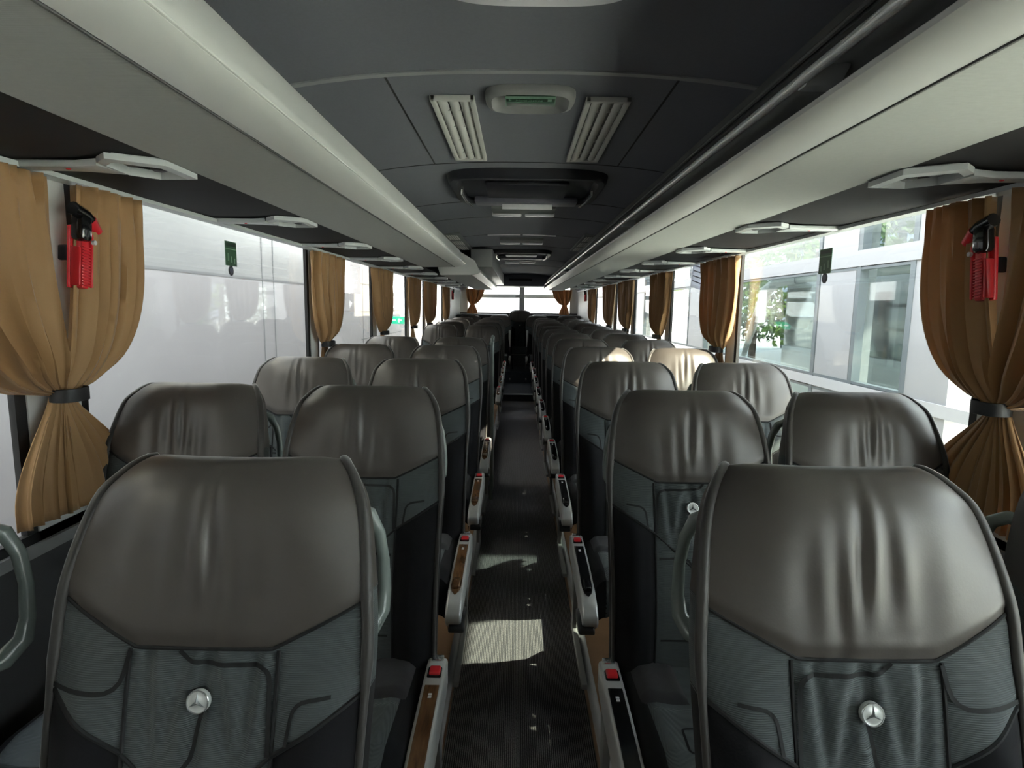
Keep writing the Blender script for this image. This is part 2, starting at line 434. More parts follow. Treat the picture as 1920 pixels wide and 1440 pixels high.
    # emblem button
    c0 = Vector(SP(0, 0.868, 0.004)); a, b2 = Vector(SP(0, 0.858)), Vector(SP(0, 0.878))
    tz = (b2 - a).normalized(); nx = Vector((1, 0, 0)); nn = nx.cross(tz) * 1.0
    if nn.y > 0: nn = -nn
    def E(x, z, o): return tuple(c0 + nx * x + tz * z + nn * o)
    R = 0.0155; e = MB(); seg = 28
    rings = [[E(r * cos(2 * PI * i / seg), r * sin(2 * PI * i / seg), o) for i in range(seg)] for r, o in ((R, -0.003), (R, 0.003), (R * 0.93, 0.0045), (R * 0.86, 0.0042), (R * 0.5, 0.0052), (0.0005, 0.0056))]
    e.grid(rings, 0, True); M['emblem'] = (e, ['emblem_face'])
    st = MB()
    for i in range(3):
        an = PI / 2 + i * 2 * PI / 3; dx, dz = cos(an), sin(an)
        L = R * 0.84; wd = R * 0.17
        st.add([E(0, 0, 0.0085), E(dx * L, dz * L, 0.0050), E(cos(an + PI / 3) * wd, sin(an + PI / 3) * wd, 0.0056), E(cos(an - PI / 3) * wd, sin(an - PI / 3) * wd, 0.0056)], [(0, 2, 1), (0, 1, 3)])
    M['emblem_star'] = (st, ['emblem_line'])
    rm = MB(); rm.tube([E(R * 0.93 * cos(2 * PI * i / 28), R * 0.93 * sin(2 * PI * i / 28), 0.0042) for i in range(29)], 0.0011, 6, cap=False)
    M['emblem_rim'] = (rm, ['chrome'])
    # cushion
    CW = 0.188
    def CP(u, v, off=0.0):          # v 0 rear .. 1 front edge .. 1.35 down the front
        if v <= 1: y = lerp(-0.145, -0.555, v); z = 0.437 + 0.022 * sm(v) - 0.018 * max(0, v - 0.85) / 0.15
        else: t = (v - 1) / 0.35; y = -0.555 - 0.030 * sin(t * PI * 0.6); z = 0.441 - 0.11 * t
        z += off - 0.030 * abs(u) ** 5 + 0.014 * math.exp(-((abs(u) - 0.78) / 0.2) ** 2) * (1 if v <= 1 else 1 - (v - 1) / 0.35)
        return (u * CW, y, z)
    c = MB()
    c.rbox(-CW + 0.004, CW - 0.004, -0.575, -0.13, 0.325, 0.405, 0.02)
    for sg in (-1, 1):
        P = []
        for u in frange(0.80, 1.0, 6):
            P.append([CP(sg * u, v, 0.004 * puff((u - 0.8) / 0.2, 0.3)) for v in frange(0, 1.35, 28)])
        P.append([(q[0] + sg * 0.004, q[1], q[2] - 0.04) for q in P[-1]]); P.append([(q[0] - sg * 0.008, q[1], 0.335) for q in P[-1]])
        c.grid(P)
    M['cushion'] = (c, ['velour'])
    for nm, sg in (('cushion_wing_a', -1), ('cushion_wing_b', 1)):
        q = MB(); P = []
        for i in range(13):
            a = i / 12; u = sg * lerp(0.24, 0.88, a)
            P.append([CP(u, lerp(-0.02, 0.44, t), 0.013 * puff(a, 0.15) * puff(t, 0.12) + 0.002) for t in frange(0, 1, 16)])
        q.grid(P); M[nm] = (q, ['pad_velour'])
    q = MB(); P = []
    for u in frange(-0.82, 0.82, 25):
        P.append([CP(u, v, 0.004 * puff((u + 0.82) / 1.64, 0.08) - (0.004 * math.exp(-((v - 0.46) / 0.02) ** 2))) for v in frange(0, 1.35, 44)])
    q.grid(P)
    for ul in ((-0.55, 0.50, -0.2, 0.60), (0.1, 0.66, 0.5, 0.86)):
        pth = rounded([(ul[0], ul[1]), (ul[2], ul[1] + 0.01), (ul[2] + 0.02, ul[3]), (ul[0], ul[3])], 0.02)
        rows = []
        for i in range(len(pth) - 1):
            for t in (0, .5):
                u, v = lerp(pth[i][0], pth[i + 1][0], t), lerp(pth[i][1], pth[i + 1][1], t)
                dx, dy = (pth[i + 1][0] - pth[i][0]) * CW, -(pth[i + 1][1] - pth[i][1]) * 0.475; L = math.hypot(dx, dy) or 1
                n = (-dy / L * 0.0028, dx / L * 0.0028)
                rows.append([(CP(u, v, 0.0055)[0] + n[0], CP(u, v)[1] + n[1], CP(u, v, 0.0055)[2]), (CP(u, v, 0.0055)[0] - n[0], CP(u, v)[1] - n[1], CP(u, v, 0.0055)[2])])
        q.grid(rows, 1)
    M['cushion_pad'] = (q, ['mesh_fabric', 'print_line'])
    # aisle-side console (aisle at +x)
    x0, x1 = 0.192, 0.246
    k = MB()
    top = [(-0.150, 0.452), (-0.30, 0.447), (-0.45, 0.437), (-0.58, 0.420), (-0.645, 0.400), (-0.680, 0.372), (-0.684, 0.350)]
    bot = [(-0.660, 0.322), (-0.60, 0.318), (-0.50, 0.335), (-0.35, 0.345), (-0.20, 0.36), (-0.150, 0.375)]
    k.prism(top + bot, 'x', x0, x1, 0, 0.009, 3)
    M['armrest'] = (k, ['silver_plastic'])
    k = MB()
    k.prism([(-0.56, 0.345), (-0.63, 0.35), (-0.685, 0.336), (-0.692, 0.318), (-0.66, 0.305), (-0.56, 0.315)], 'x', x0 + 0.012, x1 + 0.012, 0, 0.006)
    M['armrest_tip'] = (k, ['dark_plastic'])
    def top_z(y):
        for (ya, za), (yb, zb) in zip(top, top[1:]):
            if yb <= y <= ya: return lerp(za, zb, (ya - y) / (ya - yb))
        return 0.4
    k = MB(); P = []
    for y in frange(-0.268, -0.610, 22):
        t = (-0.268 - y) / 0.342; wd = 0.0185 * min(1, math.sqrt(max(0.0, 1 - max(0, (t - 0.8) / 0.2) ** 2)) + 0.05)
        P.append([(0.219 + wd * a, y, top_z(y) + (0.0022 if abs(a) < 1 else 0.0)) for a in (-1, -0.96, 0, 0.96, 1)])
    k.grid(P); M['inlay'] = (k, ['wood'])
    k = MB(); k.rbox(0.205, 0.233, -0.585, -0.515, 0.418, 0.432, 0.006, 0, 3); M['recline_button'] = (k, ['wood'])
    k = MB(); k.rbox(0.200, 0.237, -0.238, -0.196, 0.436, 0.454, 0.004); M['buckle_frame'] = (k, ['black_gloss'])
    k = MB(); k.rbox(0.205, 0.234, -0.233, -0.201, 0.440, 0.461, 0.004, 0, 3); M['belt_buckle'] = (k, ['red_plastic'])
    k = MB(); k.rbox(0.203, 0.236, -0.172, -0.148, 0.445, 0.458, 0.004); M['armrest_cap'] = (k, ['chrome'])
    k = MB()
    for dy in (0, 0.010): k.rbox(0.2145, 0.2235, -0.306 - dy, -0.299 - dy, top_z(-0.30) + 0.001, top_z(-0.30) + 0.0032, 0.001)
    M['inlay_mark'] = (k, ['label_white'])
    # grab handle on the rear edge of the back, aisle side
    k = MB()
    k.tube([(0.140, 0.070, 1.066), (0.163, 0.094, 1.068), (0.180, 0.106, 1.056), (0.194, 0.111, 1.022), (0.201, 0.111, 0.975), (0.203, 0.106, 0.925), (0.200, 0.098, 0.892), (0.188, 0.076, 0.872), (0.160, 0.050, 0.866)],
           [0.010, 0.0115, 0.0115, 0.0105, 0.010, 0.011, 0.0135, 0.015, 0.015], 12)
    M['grab_handle'] = (k, ['handle_plastic'])
    # pedestal
    k = MB()
    k.prism([(-0.50, 0.33), (-0.10, 0.36), (-0.075, 0.30), (-0.10, 0.06), (-0.06, 0.0), (-0.52, 0.0), (-0.52, 0.022), (-0.14, 0.024), (-0.135, 0.10), (-0.15, 0.26), (-0.20, 0.305), (-0.44, 0.295), (-0.50, 0.30)], 'x', 0.200, 0.222, 0, 0.004)
    M['leg_a'] = (k, ['grey_plastic'])
    k = MB()
    k.prism([(-0.40, 0.33), (-0.18, 0.36), (-0.22, 0.0), (-0.36, 0.0)], 'x', -0.150, -0.125, 0, 0.005)
    M['leg_b'] = (k, ['dark_plastic'])
    k = MB(); k.tube([(-0.19, -0.30, 0.31), (0.21, -0.30, 0.31)], 0.022, 10); k.tube([(-0.19, -0.47, 0.315), (0.21, -0.47, 0.315)], 0.014, 10)
    M['cross_beam'] = (k, ['grey_plastic'])
    return M

SM = seat_meshes()
def make_seat(sign, aisle):
    """sign +1: aisle lies at +x"""
    root = empty('coach_seat')
    def part(key, name, parent=None, mats=None, label=None):
        mb, ms = SM[key]; ms = mats or ms
        o = build(mb if sign > 0 else mb.mirror(), name, ms, parent or root)
        if label: o['label'] = label
        return o
    hd = part('headrest', 'headrest', label='brown-grey leather headrest cover')
    part('piping_a', 'piping', hd); part('piping_b', 'piping', hd); part('seam_welt', 'stitching', hd)
    bp = part('back_panel', 'back_panel', label='blue-grey mesh back panel with dark printed lines')
    part('panel_seam', 'stitching', bp); part('band_side_a', 'side_band', bp); part('band_side_b', 'side_band', bp)
    part('bolster_a', 'bolster', label='black velour bolster'); part('bolster_b', 'bolster', label='black velour bolster')
    part('back_shell', 'back_shell')
    em = part('emblem', 'emblem', label='round silver button with a three-pointed star')
    part('emblem_star', 'star', em); part('emblem_rim', 'rim', em)
    part('cushion', 'seat_cushion'); part('cushion_pad', 'cushion_pad')
    part('cushion_wing_a', 'cushion_wing'); part('cushion_wing_b', 'cushion_wing')
    if aisle:
        inl = 'wood' if sign > 0 else 'black_gloss'  # same wood on both sides; its dark reflection is put into the colour here
        ar = part('armrest', 'armrest', label='silver armrest console')
        part('armrest_tip', 'tip', ar); part('inlay', 'inlay', ar, [inl]); part('recline_button', 'recline_button', ar, [inl])
        part('inlay_mark', 'mark', ar); part('armrest_cap', 'end_cap', ar)
        bk = part('belt_buckle', 'belt_buckle', label='red seat belt buckle'); part('buckle_frame', 'buckle_frame', bk)
    part('grab_handle', 'grab_handle', label='pale grey grab handle')
    part('leg_a', 'leg'); part('leg_b', 'leg'); part('cross_beam', 'cross_beam')
    return root
rowsY = [0.83, 1.635, 2.52, 3.43, 4.33, 5.25, 6.15, 7.10, 8.05, 9.00, 9.95]
rise = lambda y: 0.040 * sm((y - 6.4) / 3.6)
ordn = ['front row', 'second row', 'third row', 'fourth row', 'fifth row', 'sixth row', 'seventh row', 'eighth row', 'ninth row', 'tenth row', 'eleventh row']
protos = {}
def seat(sign, aisle, x, y, z, label, group):
    key = (sign, aisle)
    if key not in protos:
        protos[key] = make_seat(sign, aisle); o = protos[key]; o.location = (x, y, z)
    else:
        o = copy_tree(protos[key], (x, y, z))
    tag(o, label, 'seat', group); return o
for i, y in enumerate(rowsY):
    r = ordn[i] + (' from the camera' if i else ' nearest the camera')
    seat(-1, True, CX + 0.45, y, rise(y), f'aisle seat, {r}, glazed side with the greenery', 'aisle seats on the glazed side')
    seat(-1, False, CX + 0.945, y + 0.01, rise(y), f'window seat, {r}, glazed side with the greenery', 'window seats on the glazed side')
left = [(i, rowsY[i], ordn[i] + (' from the camera' if i else ' nearest the camera')) for i in range(5)]
aft = ['first row behind the partition', 'second row behind the partition', 'third row behind the partition', 'fourth row behind the partition']
left += [(i, rowsY[i], aft[i - 7]) for i in range(7, 11)]
for i, y, r in left:
    seat(1, True, CX - 0.45, y, rise(y), f'aisle seat, {r}, side facing the white wall', 'aisle seats on the white-wall side')
    wx, wy = (CX - 0.970, 0.725) if i == 0 else (CX - 0.955, y + 0.01)
    seat(1, False, wx, wy, rise(y), f'window seat, {r}, side facing the white wall', 'window seats on the white-wall side')
# rear bench
BZ = 0.065
for sg, x, w in ((1, CX - 0.93, 'outer'), (1, CX - 0.36, 'inner'), (-1, CX + 0.36, 'inner'), (-1, CX + 0.93, 'outer')):
    sd = 'white-wall side' if sg > 0 else 'glazed side'
    o = seat(sg, False, x, 11.2, BZ, f'{w} dark seat of the last row below the rear window, {sd}', 'seats of the last row')
    if w == 'inner':
        k = MB(); k.rbox(0.176, 0.216, -0.16, -0.105, 0.58, 0.90, 0.014, 0, 3); k.rbox(0.182, 0.210, -0.17, -0.10, 0.50, 0.59, 0.012, 1)
        a = build(k if sg > 0 else k.mirror(), 'folded_armrest', ['silver_plastic', 'dark_plastic'], o)
        k = MB(); k.rbox(0.186, 0.226, -0.62, -0.30, 0.36, 0.43, 0.018, 0, 3)
        build(k if sg > 0 else k.mirror(), 'side_console', ['silver_plastic'], o)
o = seat(1, False, CX + 0.03, 11.93, BZ + 0.10, 'middle dark seat of the last row facing straight down the aisle', 'seats of the last row')

# ------------------------------------------------------------------ shell: floor, walls
Y0, Y1 = -1.7, 12.3
k = MB(); k.box(XL - 0.02, XR + 0.02, Y0, Y1 + 0.05, -0.30, -0.11); struct(build(k, 'floor', 'carpet', smooth=False))
k = MB()
for sg in (-1, 1):
    xa, xb = CX + sg * 0.26, CX + sg * 1.215
    for ya, yb in zip(frange(Y0, 11.0, 30), frange(Y0, 11.0, 30)[1:]):
        za, zb = rise(ya), rise(yb)
        k.add([(xa, ya, za), (xb, ya, za), (xb, yb, zb), (xa, yb, zb), (xa, ya, -0.11), (xa, yb, -0.11)], [(0, 1, 2, 3), (0, 3, 5, 4)])
struct(build(k, 'floor_podium', 'wood_vinyl', smooth=False))
n = 0
for sg in (-1, 1):
    k = MB()
    for ya, yb in zip(frange(Y0, 10.6, 24), frange(Y0, 10.6, 24)[1:]):
        x = CX + sg * 0.262
        k.prism([(x - 0.010, rise(ya) - 0.014), (x + 0.018, rise(ya) - 0.014), (x + 0.018, rise(ya) + 0.010), (x - 0.010, rise(ya) + 0.010)] if sg > 0 else
                [(x - 0.018, rise(ya) - 0.014), (x + 0.010, rise(ya) - 0.014), (x + 0.010, rise(ya) + 0.010), (x - 0.018, rise(ya) + 0.010)], 'y', ya, yb)
    n += 1; struct(build(k, f'trim_{n}', 'facade_silver'))
# steps towards the rear bench
k = MB(); k.box(CX - 0.26, CX + 0.26, 9.35, 10.8, -0.11, 0.0); k.box(CX - 0.26, CX + 0.26, 10.8, 11.3, -0.11, 0.20)
struct(build(k, 'floor_step', 'step_blue', smooth=False))
k = MB(); k.rbox(CX - 0.26, CX + 0.26, 9.33, 9.37, -0.008, 0.008, 0.004); n += 1; struct(build(k, f'trim_{n}', 'rail_silver'))
k = MB(); k.box(XL, XR, 11.0, Y1, -0.1, 0.065); k.box(CX - 0.22, CX + 0.28, 11.32, Y1, 0.06, 0.165); struct(build(k, 'floor_rear', 'wall_dark', smooth=False))

SILL, TOP = 0.80, 1.72
posts = [(-1.45, -1.25), (-0.22, -0.10), (1.40, 1.575), (3.385, 3.50), (4.86, 4.97), (6.36, 6.47), (7.54, 7.65), (9.42, 9.53), (10.25, 12.35)]
for sg, nm in ((-1, 'left'), (1, 'right')):
    xi = XL if sg < 0 else XR
    k = MB()
    def slab(ya, yb, za, zb, mi, th=0.020, inn=0.0):
        a, b = xi - sg * inn, xi + sg * th
        k.box(min(a, b), max(a, b), ya, yb, za, zb, mi)
    for ya, yb in ([(Y0, 4.97), (6.36, Y1)] if sg < 0 else [(Y0, Y1)]):
        slab(ya, yb, -0.12, SILL, 1)
        slab(ya, yb, SILL - 0.03, SILL, 2, 0.02, 0.012)
    if sg < 0:
        for ya, yb in ((4.97, 6.36),): slab(ya, yb, SILL - 0.06, SILL, 0)
    slab(Y0, Y1, TOP, 2.12, 0)
    for ya, yb in posts:
        slab(ya, yb, SILL, TOP, 0)
    if sg < 0: slab(-1.3, -0.1, SILL, TOP, 0)  # front window filled in, added to keep light off the near seats here
    struct(build(k, f'wall_{nm}', ['wall_trim', 'wall_dark', 'grey_plastic'], smooth=False))
    k = MB()
    for ya, yb in posts:
        for a, b in ((ya - 0.032, ya), (yb, yb + 0.032)):
            x0, x1 = sorted((xi + sg * 0.004, xi + sg * 0.020)); k.box(x0, x1, a, b, SILL, TOP)
    x0, x1 = sorted((xi + sg * 0.0, xi + sg * 0.020))
    k.box(x0, x1, Y0, 10.25, SILL, SILL + 0.025)
    n += 1; struct(build(k, f'trim_{n}', 'seal', smooth=False))
    for j, ((a0, a1), (b0, b1)) in enumerate(zip(posts, posts[1:])):
        k = MB(); x = xi + sg * 0.012
        k.box(min(x, x + sg * 0.006), max(x, x + sg * 0.006), a1 + 0.01, b0 - 0.01, SILL + 0.01, TOP - 0.002)
        struct(build(k, f'window_{j + 1 + (0 if sg < 0 else 8)}', 'window_glass', smooth=False))
    if sg < 0:
        for j, (ya, yb) in enumerate(((4.99, 6.34),)):
            k = MB(); k.box(xi - 0.036, xi - 0.030, ya, yb, -0.30, SILL - 0.06, 0)
            struct(build(k, f'door_{j + 1}', 'window_glass', smooth=False))
            k = MB()
            for a, b, c, d in ((ya - 0.03, ya + 0.03, -0.30, SILL), (yb - 0.03, yb + 0.03, -0.30, SILL), (ya, yb, -0.34, -0.26)): k.box(xi - 0.05, xi - 0.01, a, b, c, d)
            n += 1; struct(build(k, f'trim_{n}', 'seal', smooth=False))
    # thin pale curtain rail strip under the service channel
    k = MB(); x0, x1 = sorted((xi - sg * 0.010, xi - sg * 0.055)); k.box(x0, x1, Y0, 11.9, 1.700, 1.712)
    n += 1; struct(build(k, f'trim_{n}', 'psu_grey', smooth=False))

# front: solid wall behind the camera, added in place of the windscreen to cut light
k = MB(); k.box(XL, XR, Y0 - 0.05, Y0, -0.12, 2.15); struct(build(k, 'wall_front_blocker', 'wall_dark', smooth=False))
# rear wall
RB, RT = 1.275, 1.80
k = MB()
k.box(XL, XR, Y1, Y1 + 0.06, -0.1, RB, 0); k.box(XL, XR, Y1, Y1 + 0.06, RT, 2.14, 0)
k.box(XL, CX - 1.06, Y1, Y1 + 0.06, RB, RT, 1); k.box(CX + 1.06, XR, Y1, Y1 + 0.06, RB, RT, 1)
struct(build(k, 'wall_rear', ['wall_dark', 'wall_trim'], smooth=False))
k = MB(); k.box(CX - 1.06, CX + 1.06, Y1 + 0.03, Y1 + 0.036, RB, RT); struct(build(k, 'window_18', 'window_glass', smooth=False))
for j, (xa, xb) in enumerate(((XL + 0.01, CX - 0.22), (CX + 0.28, XR - 0.01))):
    k = MB(); k.rbox(xa, xb, 11.45, Y1 - 0.005, 1.10, 1.245, 0.03); n += 1; struct(build(k, f'trim_{n}', 'wall_dark'))
# lowered rear bulkhead below the ceiling
k = MB(); k.rbox(CX - 0.78, CX + 0.78, 11.55, Y1 - 0.005, 1.795, 2.02, 0.02); struct(build(k, 'ceiling_bulkhead', 'hatch_grey'))
k = MB(); k.rbox(CX - 0.20, CX + 0.25, 11.54, 11.551, 1.90, 1.945, 0.004); tag(build(k, 'vent_grille', 'hatch_black'), 'dark slotted panel on the bulkhead above the rear window', 'vent')

# ------------------------------------------------------------------ ceiling
def cz(x):
    a = abs(x - CX); return 2.030 - 0.10 * (a / 0.9) ** 2.6
k = MB(); xs = frange(CX - 1.2, CX + 1.2, 41)
P = [[(x, y, cz(x) if abs(x - CX) < 1.0 else cz(x) - (abs(x - CX) - 1.0) * 0.4) for x in xs] for y in (Y0, Y1 + 0.05)]
k.grid(P); Q = [[(x, y, z + 0.05) for x, y, z in r] for r in P]; k.grid(Q)
struct(build(k, 'ceiling', 'ceiling_felt'))
def xstrip(mb, y, x0, x1, w, t, mi=0):
    for xa, xb in zip(frange(x0, x1, 17), frange(x0, x1, 17)[1:]):
        mb.add([(xa, y - w / 2, cz(xa) - t), (xb, y - w / 2, cz(xb) - t), (xb, y + w / 2, cz(xb) - t), (xa, y + w / 2, cz(xa) - t),
                (xa, y - w / 2, cz(xa) + 0.01), (xb, y - w / 2, cz(xb) + 0.01), (xb, y + w / 2, cz(xb) + 0.01), (xa, y + w / 2, cz(xa) + 0.01)],
               [(0, 1, 2, 3), (0, 1, 5, 4), (3, 2, 6, 7)], mi)
k = MB(); xstrip(k, 1.675, CX - 0.75, CX + 0.75, 0.022, 0.004); n += 1; struct(build(k, f'trim_{n}', 'ceiling_strip'))
k = MB()
for y in (2.68, 3.63, 4.26, 5.28, 6.25, 7.9, 9.0): xstrip(k, y, CX - 0.75, CX + 0.75, 0.008, 0.0015)
for sg in (-1, 1):
    x = CX + sg * 0.401
    k.box(x - 0.003, x + 0.003, 1.69, 2.68, cz(x) - 0.0015, cz(x) + 0.01)
n += 1; struct(build(k, f'trim_{n}', 'ceiling_line', smooth=False))
k = MB(); xstrip(k, 5.28, CX - 0.30, CX - 0.01, 0.03, 0.006); xstrip(k, 5.28, CX + 0.01, CX + 0.30, 0.03, 0.006); n += 1; struct(build(k, f'trim_{n}', 'lamp_cover'))

# slatted air vents
def ceil_vent(xa, xb, ya, yb, label):
    t = empty('air_vent', ((xa + xb) / 2, (ya + yb) / 2, cz((xa + xb) / 2) - 0.014))
    cx0, cy0, cz0 = t.location
    w, l = (xb - xa) / 2, (yb - ya) / 2; b = 0.016
    k = MB(); h = 0.014
    k.rbox(-w, w, -l, -l + b, -0.002, h, 0.003); k.rbox(-w, w, l - b, l, -0.002, h, 0.003)
    k.rbox(-w, -w + b, -l, l, -0.002, h, 0.003); k.rbox(w - b, w, -l, l, -0.002, h, 0.003)
    build(k, 'frame', 'vent_white', t)
    k = MB(); k.box(-w + b, w - b, -l + b, l - b, 0.010, 0.0135); build(k, 'backing', 'vent_grey', t, smooth=False)
    iw = (2 * w - 2 * b) / 3
    for i in range(3):
        x = -w + b + iw * (i + 0.5)
        k = MB(); P = []
        for a in frange(-0.95, 0.72, 9):
            P.append([(x + iw * 0.45 * a * 1.1 + 0.003, yy, 0.0005 + 0.010 * (a + 0.25) ** 2) for yy in (-l + b, l - b)])
        k.grid(P)
        for yy in frange(-l + b + 0.1, l - b - 0.1, 4): k.box(x - iw * 0.46, x + iw * 0.46, yy - 0.002, yy + 0.002, 0.004, 0.012)
        build(k, 'slat', 'vent_white', t)
    tag(t, label, 'vent', 'slatted vents in the ceiling'); return t
ceil_vent(CX - 0.3025, CX - 0.1677, 1.85, 2.59, 'pale slatted ceiling vent on the white-wall side of the green sign')
ceil_vent(CX + 0.1677, CX + 0.3025, 1.85, 2.59, 'grey slatted ceiling vent on the glazed side of the green sign')
def small_vent(xa, xb, ya, yb, label):
    t = empty('air_vent', ((xa + xb) / 2, (ya + yb) / 2, cz((xa + xb) / 2) - 0.012)); w, l = (xb - xa) / 2, (yb - ya) / 2
    k = MB(); k.rbox(-w, w, -l, l, 0.0, 0.02, 0.004); build(k, 'plate', 'vent_grey', t)
    for j in range(3):
        k = MB(); yc = -l + (j + 0.5) * 2 * l / 3
        for i in range(5):
            xx = -w + 0.02 + i * (2 * w - 0.04) / 5; k.box(xx, xx + 0.012, yc - l / 3 + 0.06, yc + l / 3 - 0.06, -0.003, 0.004)
        build(k, 'grille', 'vent_white', t, smooth=False)
    tag(t, label, 'vent', 'small grilles at the ceiling edge')
small_vent(CX - 0.655, CX - 0.515, 4.96, 6.3, 'small dark ceiling grille above the luggage rack end, white-wall side')
small_vent(CX + 0.515, CX + 0.655, 4.96, 6.3, 'small dark ceiling grille above the silver rail, glazed side')

# exit lamp with the green sign
t = empty('exit_sign', (CX, 1.865, cz(CX) - 0.03)); tag(t, 'green emergency exit sign in an oval frosted ceiling housing', 'sign')
k = MB(); P = []
for r, zz in ((1.0, 0.030), (1.0, 0.018), (0.95, 0.008), (0.86, 0.004), (0.80, 0.012), (0.70, 0.020), (0.02, 0.022)):
    row = []
    for i in range(48):
        a = 2 * PI * i / 48; c, s = cos(a), sin(a)
        row.append((0.135 * r * math.copysign(abs(c) ** 0.55, c), 0.098 * r * math.copysign(abs(s) ** 0.55, s), zz))
    P.append(row)
k.grid(P, 0, True); build(k, 'housing', 'lamp_frost', t)
k = MB(); k.rbox(-0.072, 0.072, -0.075, -0.005, -0.001, 0.012, 0.002); sg_ = build(k, 'plate', 'sign_green', t)
k = MB()
for a in ((-0.072, 0.072, -0.0755, -0.072), (-0.072, 0.072, -0.043, -0.0415), (-0.0735, -0.071, -0.076, -0.005), (0.071, 0.0735, -0.076, -0.005)):
    k.box(a[0], a[1], a[2], a[3], -0.0022, 0.004)
# running figure and arrow beside the word
k.box(0.050, 0.062, -0.066, -0.050, -0.002, 0.0)
k.box(-0.064, -0.060, -0.066, -0.050, -0.002, 0.0); k.box(-0.060, -0.056, -0.060, -0.056, -0.002, 0.0)
build(k, 'border', 'sign_print', sg_, smooth=False)
cu = bpy.data.curves.new('lettering', 'FONT'); cu.body = 'Notausstieg'; cu.size = 0.0165; cu.extrude = 0.0004; cu.align_x = 'CENTER'; cu.align_y = 'CENTER'
cu.materials.append(MATS['sign_print']); lo0 = bpy.data.objects.new('lettering_curve', cu); COL.objects.link(lo0); lm = bpy.data.meshes.new_from_object(lo0.evaluated_get(bpy.context.evaluated_depsgraph_get())); bpy.data.objects.remove(lo0)
lo = bpy.data.objects.new('lettering', lm); COL.objects.link(lo); lo.parent = sg_
lo.location = (-0.004, -0.0575, -0.0022); lo.rotation_euler = (PI, 0, 0)

# roof hatches
def hatch(yc, ln, label, sc=1.0):
    t = empty('roof_hatch', (CX + 0.01, yc, cz(CX) - 0.045)); tag(t, label, 'hatch', 'roof hatches')
    W, L = 0.385 * sc, ln / 2
    def outline(r, z): return [(W * r * math.copysign(abs(cos(a)) ** 0.3, cos(a)), L * r * math.copysign(abs(sin(a)) ** 0.3, sin(a)), z) for a in [2 * PI * i / 64 for i in range(64)]]
    k = MB(); k.grid([outline(1.02, 0.05), outline(1.0, 0.012), outline(0.97, 0.0), outline(0.90, 0.0), outline(0.88, 0.01), outline(0.86, 0.06)], 0, True)
    build(k, 'frame', 'hatch_black', t)
    k = MB(); k.rbox(-W * 0.86, W * 0.86, -L * 0.86, L * 0.86, 0.030, 0.05, 0.008); build(k, 'lid', 'hatch_black', t)
    k = MB(); k.rbox(-W * 0.55, W * 0.55, -L * 0.45, L * 0.50, 0.008, 0.032, 0.012); build(k, 'lid_panel', 'hatch_black', t)
    k = MB(); k.rbox(-W * 0.75, W * 0.75, L * 0.62, L * 0.97, -0.006, 0.03, 0.01); build(k, 'sill_bar', 'hatch_grey', t)
    for sg in (-1, 1):
        k = MB(); k.tube([(sg * W * 0.84, -L * 0.35, 0.0), (sg * W * 0.87, -L * 0.1, -0.008), (sg * W * 0.85, L * 0.4, -0.014), (sg * W * 0.80, L * 0.85, -0.012)], 0.007, 8); build(k, 'handle', 'chrome', t)
    if sc > 0.9:
        k = MB(); k.rbox(-0.135, 0.150, L * 0.76, L * 0.76 + 0.012, -0.034, 0.0, 0.002); k.rbox(-0.14, 0.155, L * 0.76, L * 0.76 + 0.010, -0.002, 0.004, 0.001, 1); build(k, 'label_plate', ['label_white', 'seal'], t)
hatch(3.16, 0.74, 'large black roof hatch with silver side handles, nearer the camera')
hatch(7.0, 0.85, 'smaller-looking black roof hatch far down the ceiling', 0.88)
def lamp(yc, w, ln, label):
    t = empty('ceiling_lamp', (CX, yc, cz(CX) - 0.028)); tag(t, label, 'lamp', 'lamp bars across the ceiling')
    k = MB(); k.rbox(-w / 2, w / 2, -ln / 2, ln / 2, 0.0, 0.034, 0.006); build(k, 'housing', 'vent_grey', t)
    k = MB(); k.rbox(-w / 2 - 0.004, -0.012, ln / 2 - 0.030, ln / 2 + 0.022, -0.012, 0.014, 0.007); k.rbox(0.012, w / 2 + 0.004, ln / 2 - 0.030, ln / 2 + 0.022, -0.012, 0.014, 0.007)
    build(k, 'diffuser', 'lamp_cover', t)
lamp(3.86, 0.40, 0.22, 'grey lamp bar on the ceiling just behind the nearer roof hatch')
lamp(5.60, 0.40, 0.22, 'small lamp bar on the ceiling in front of the far roof hatch')
lamp(8.0, 0.40, 0.30, 'faint lamp bar on the ceiling beyond the far roof hatch')
# oval ceiling light at the very top edge
t = empty('dome_light', (CX, 1.145, cz(CX) - 0.02)); tag(t, 'frosted oval dome light cut by the top edge of the photo', 'lamp')
k = MB(); P = []
for r, zz in ((1.0, 0.02), (1.0, 0.0), (0.93, -0.012), (0.6, -0.018), (0.02, -0.02)):
    P.append([(0.21 * r * math.copysign(abs(cos(a)) ** 0.6, cos(a)), 0.13 * r * math.copysign(abs(sin(a)) ** 0.6, sin(a)), zz) for a in [2 * PI * i / 48 for i in range(48)]])
k.grid(P, 0, True); build(k, 'cover', 'lamp_cover', t)

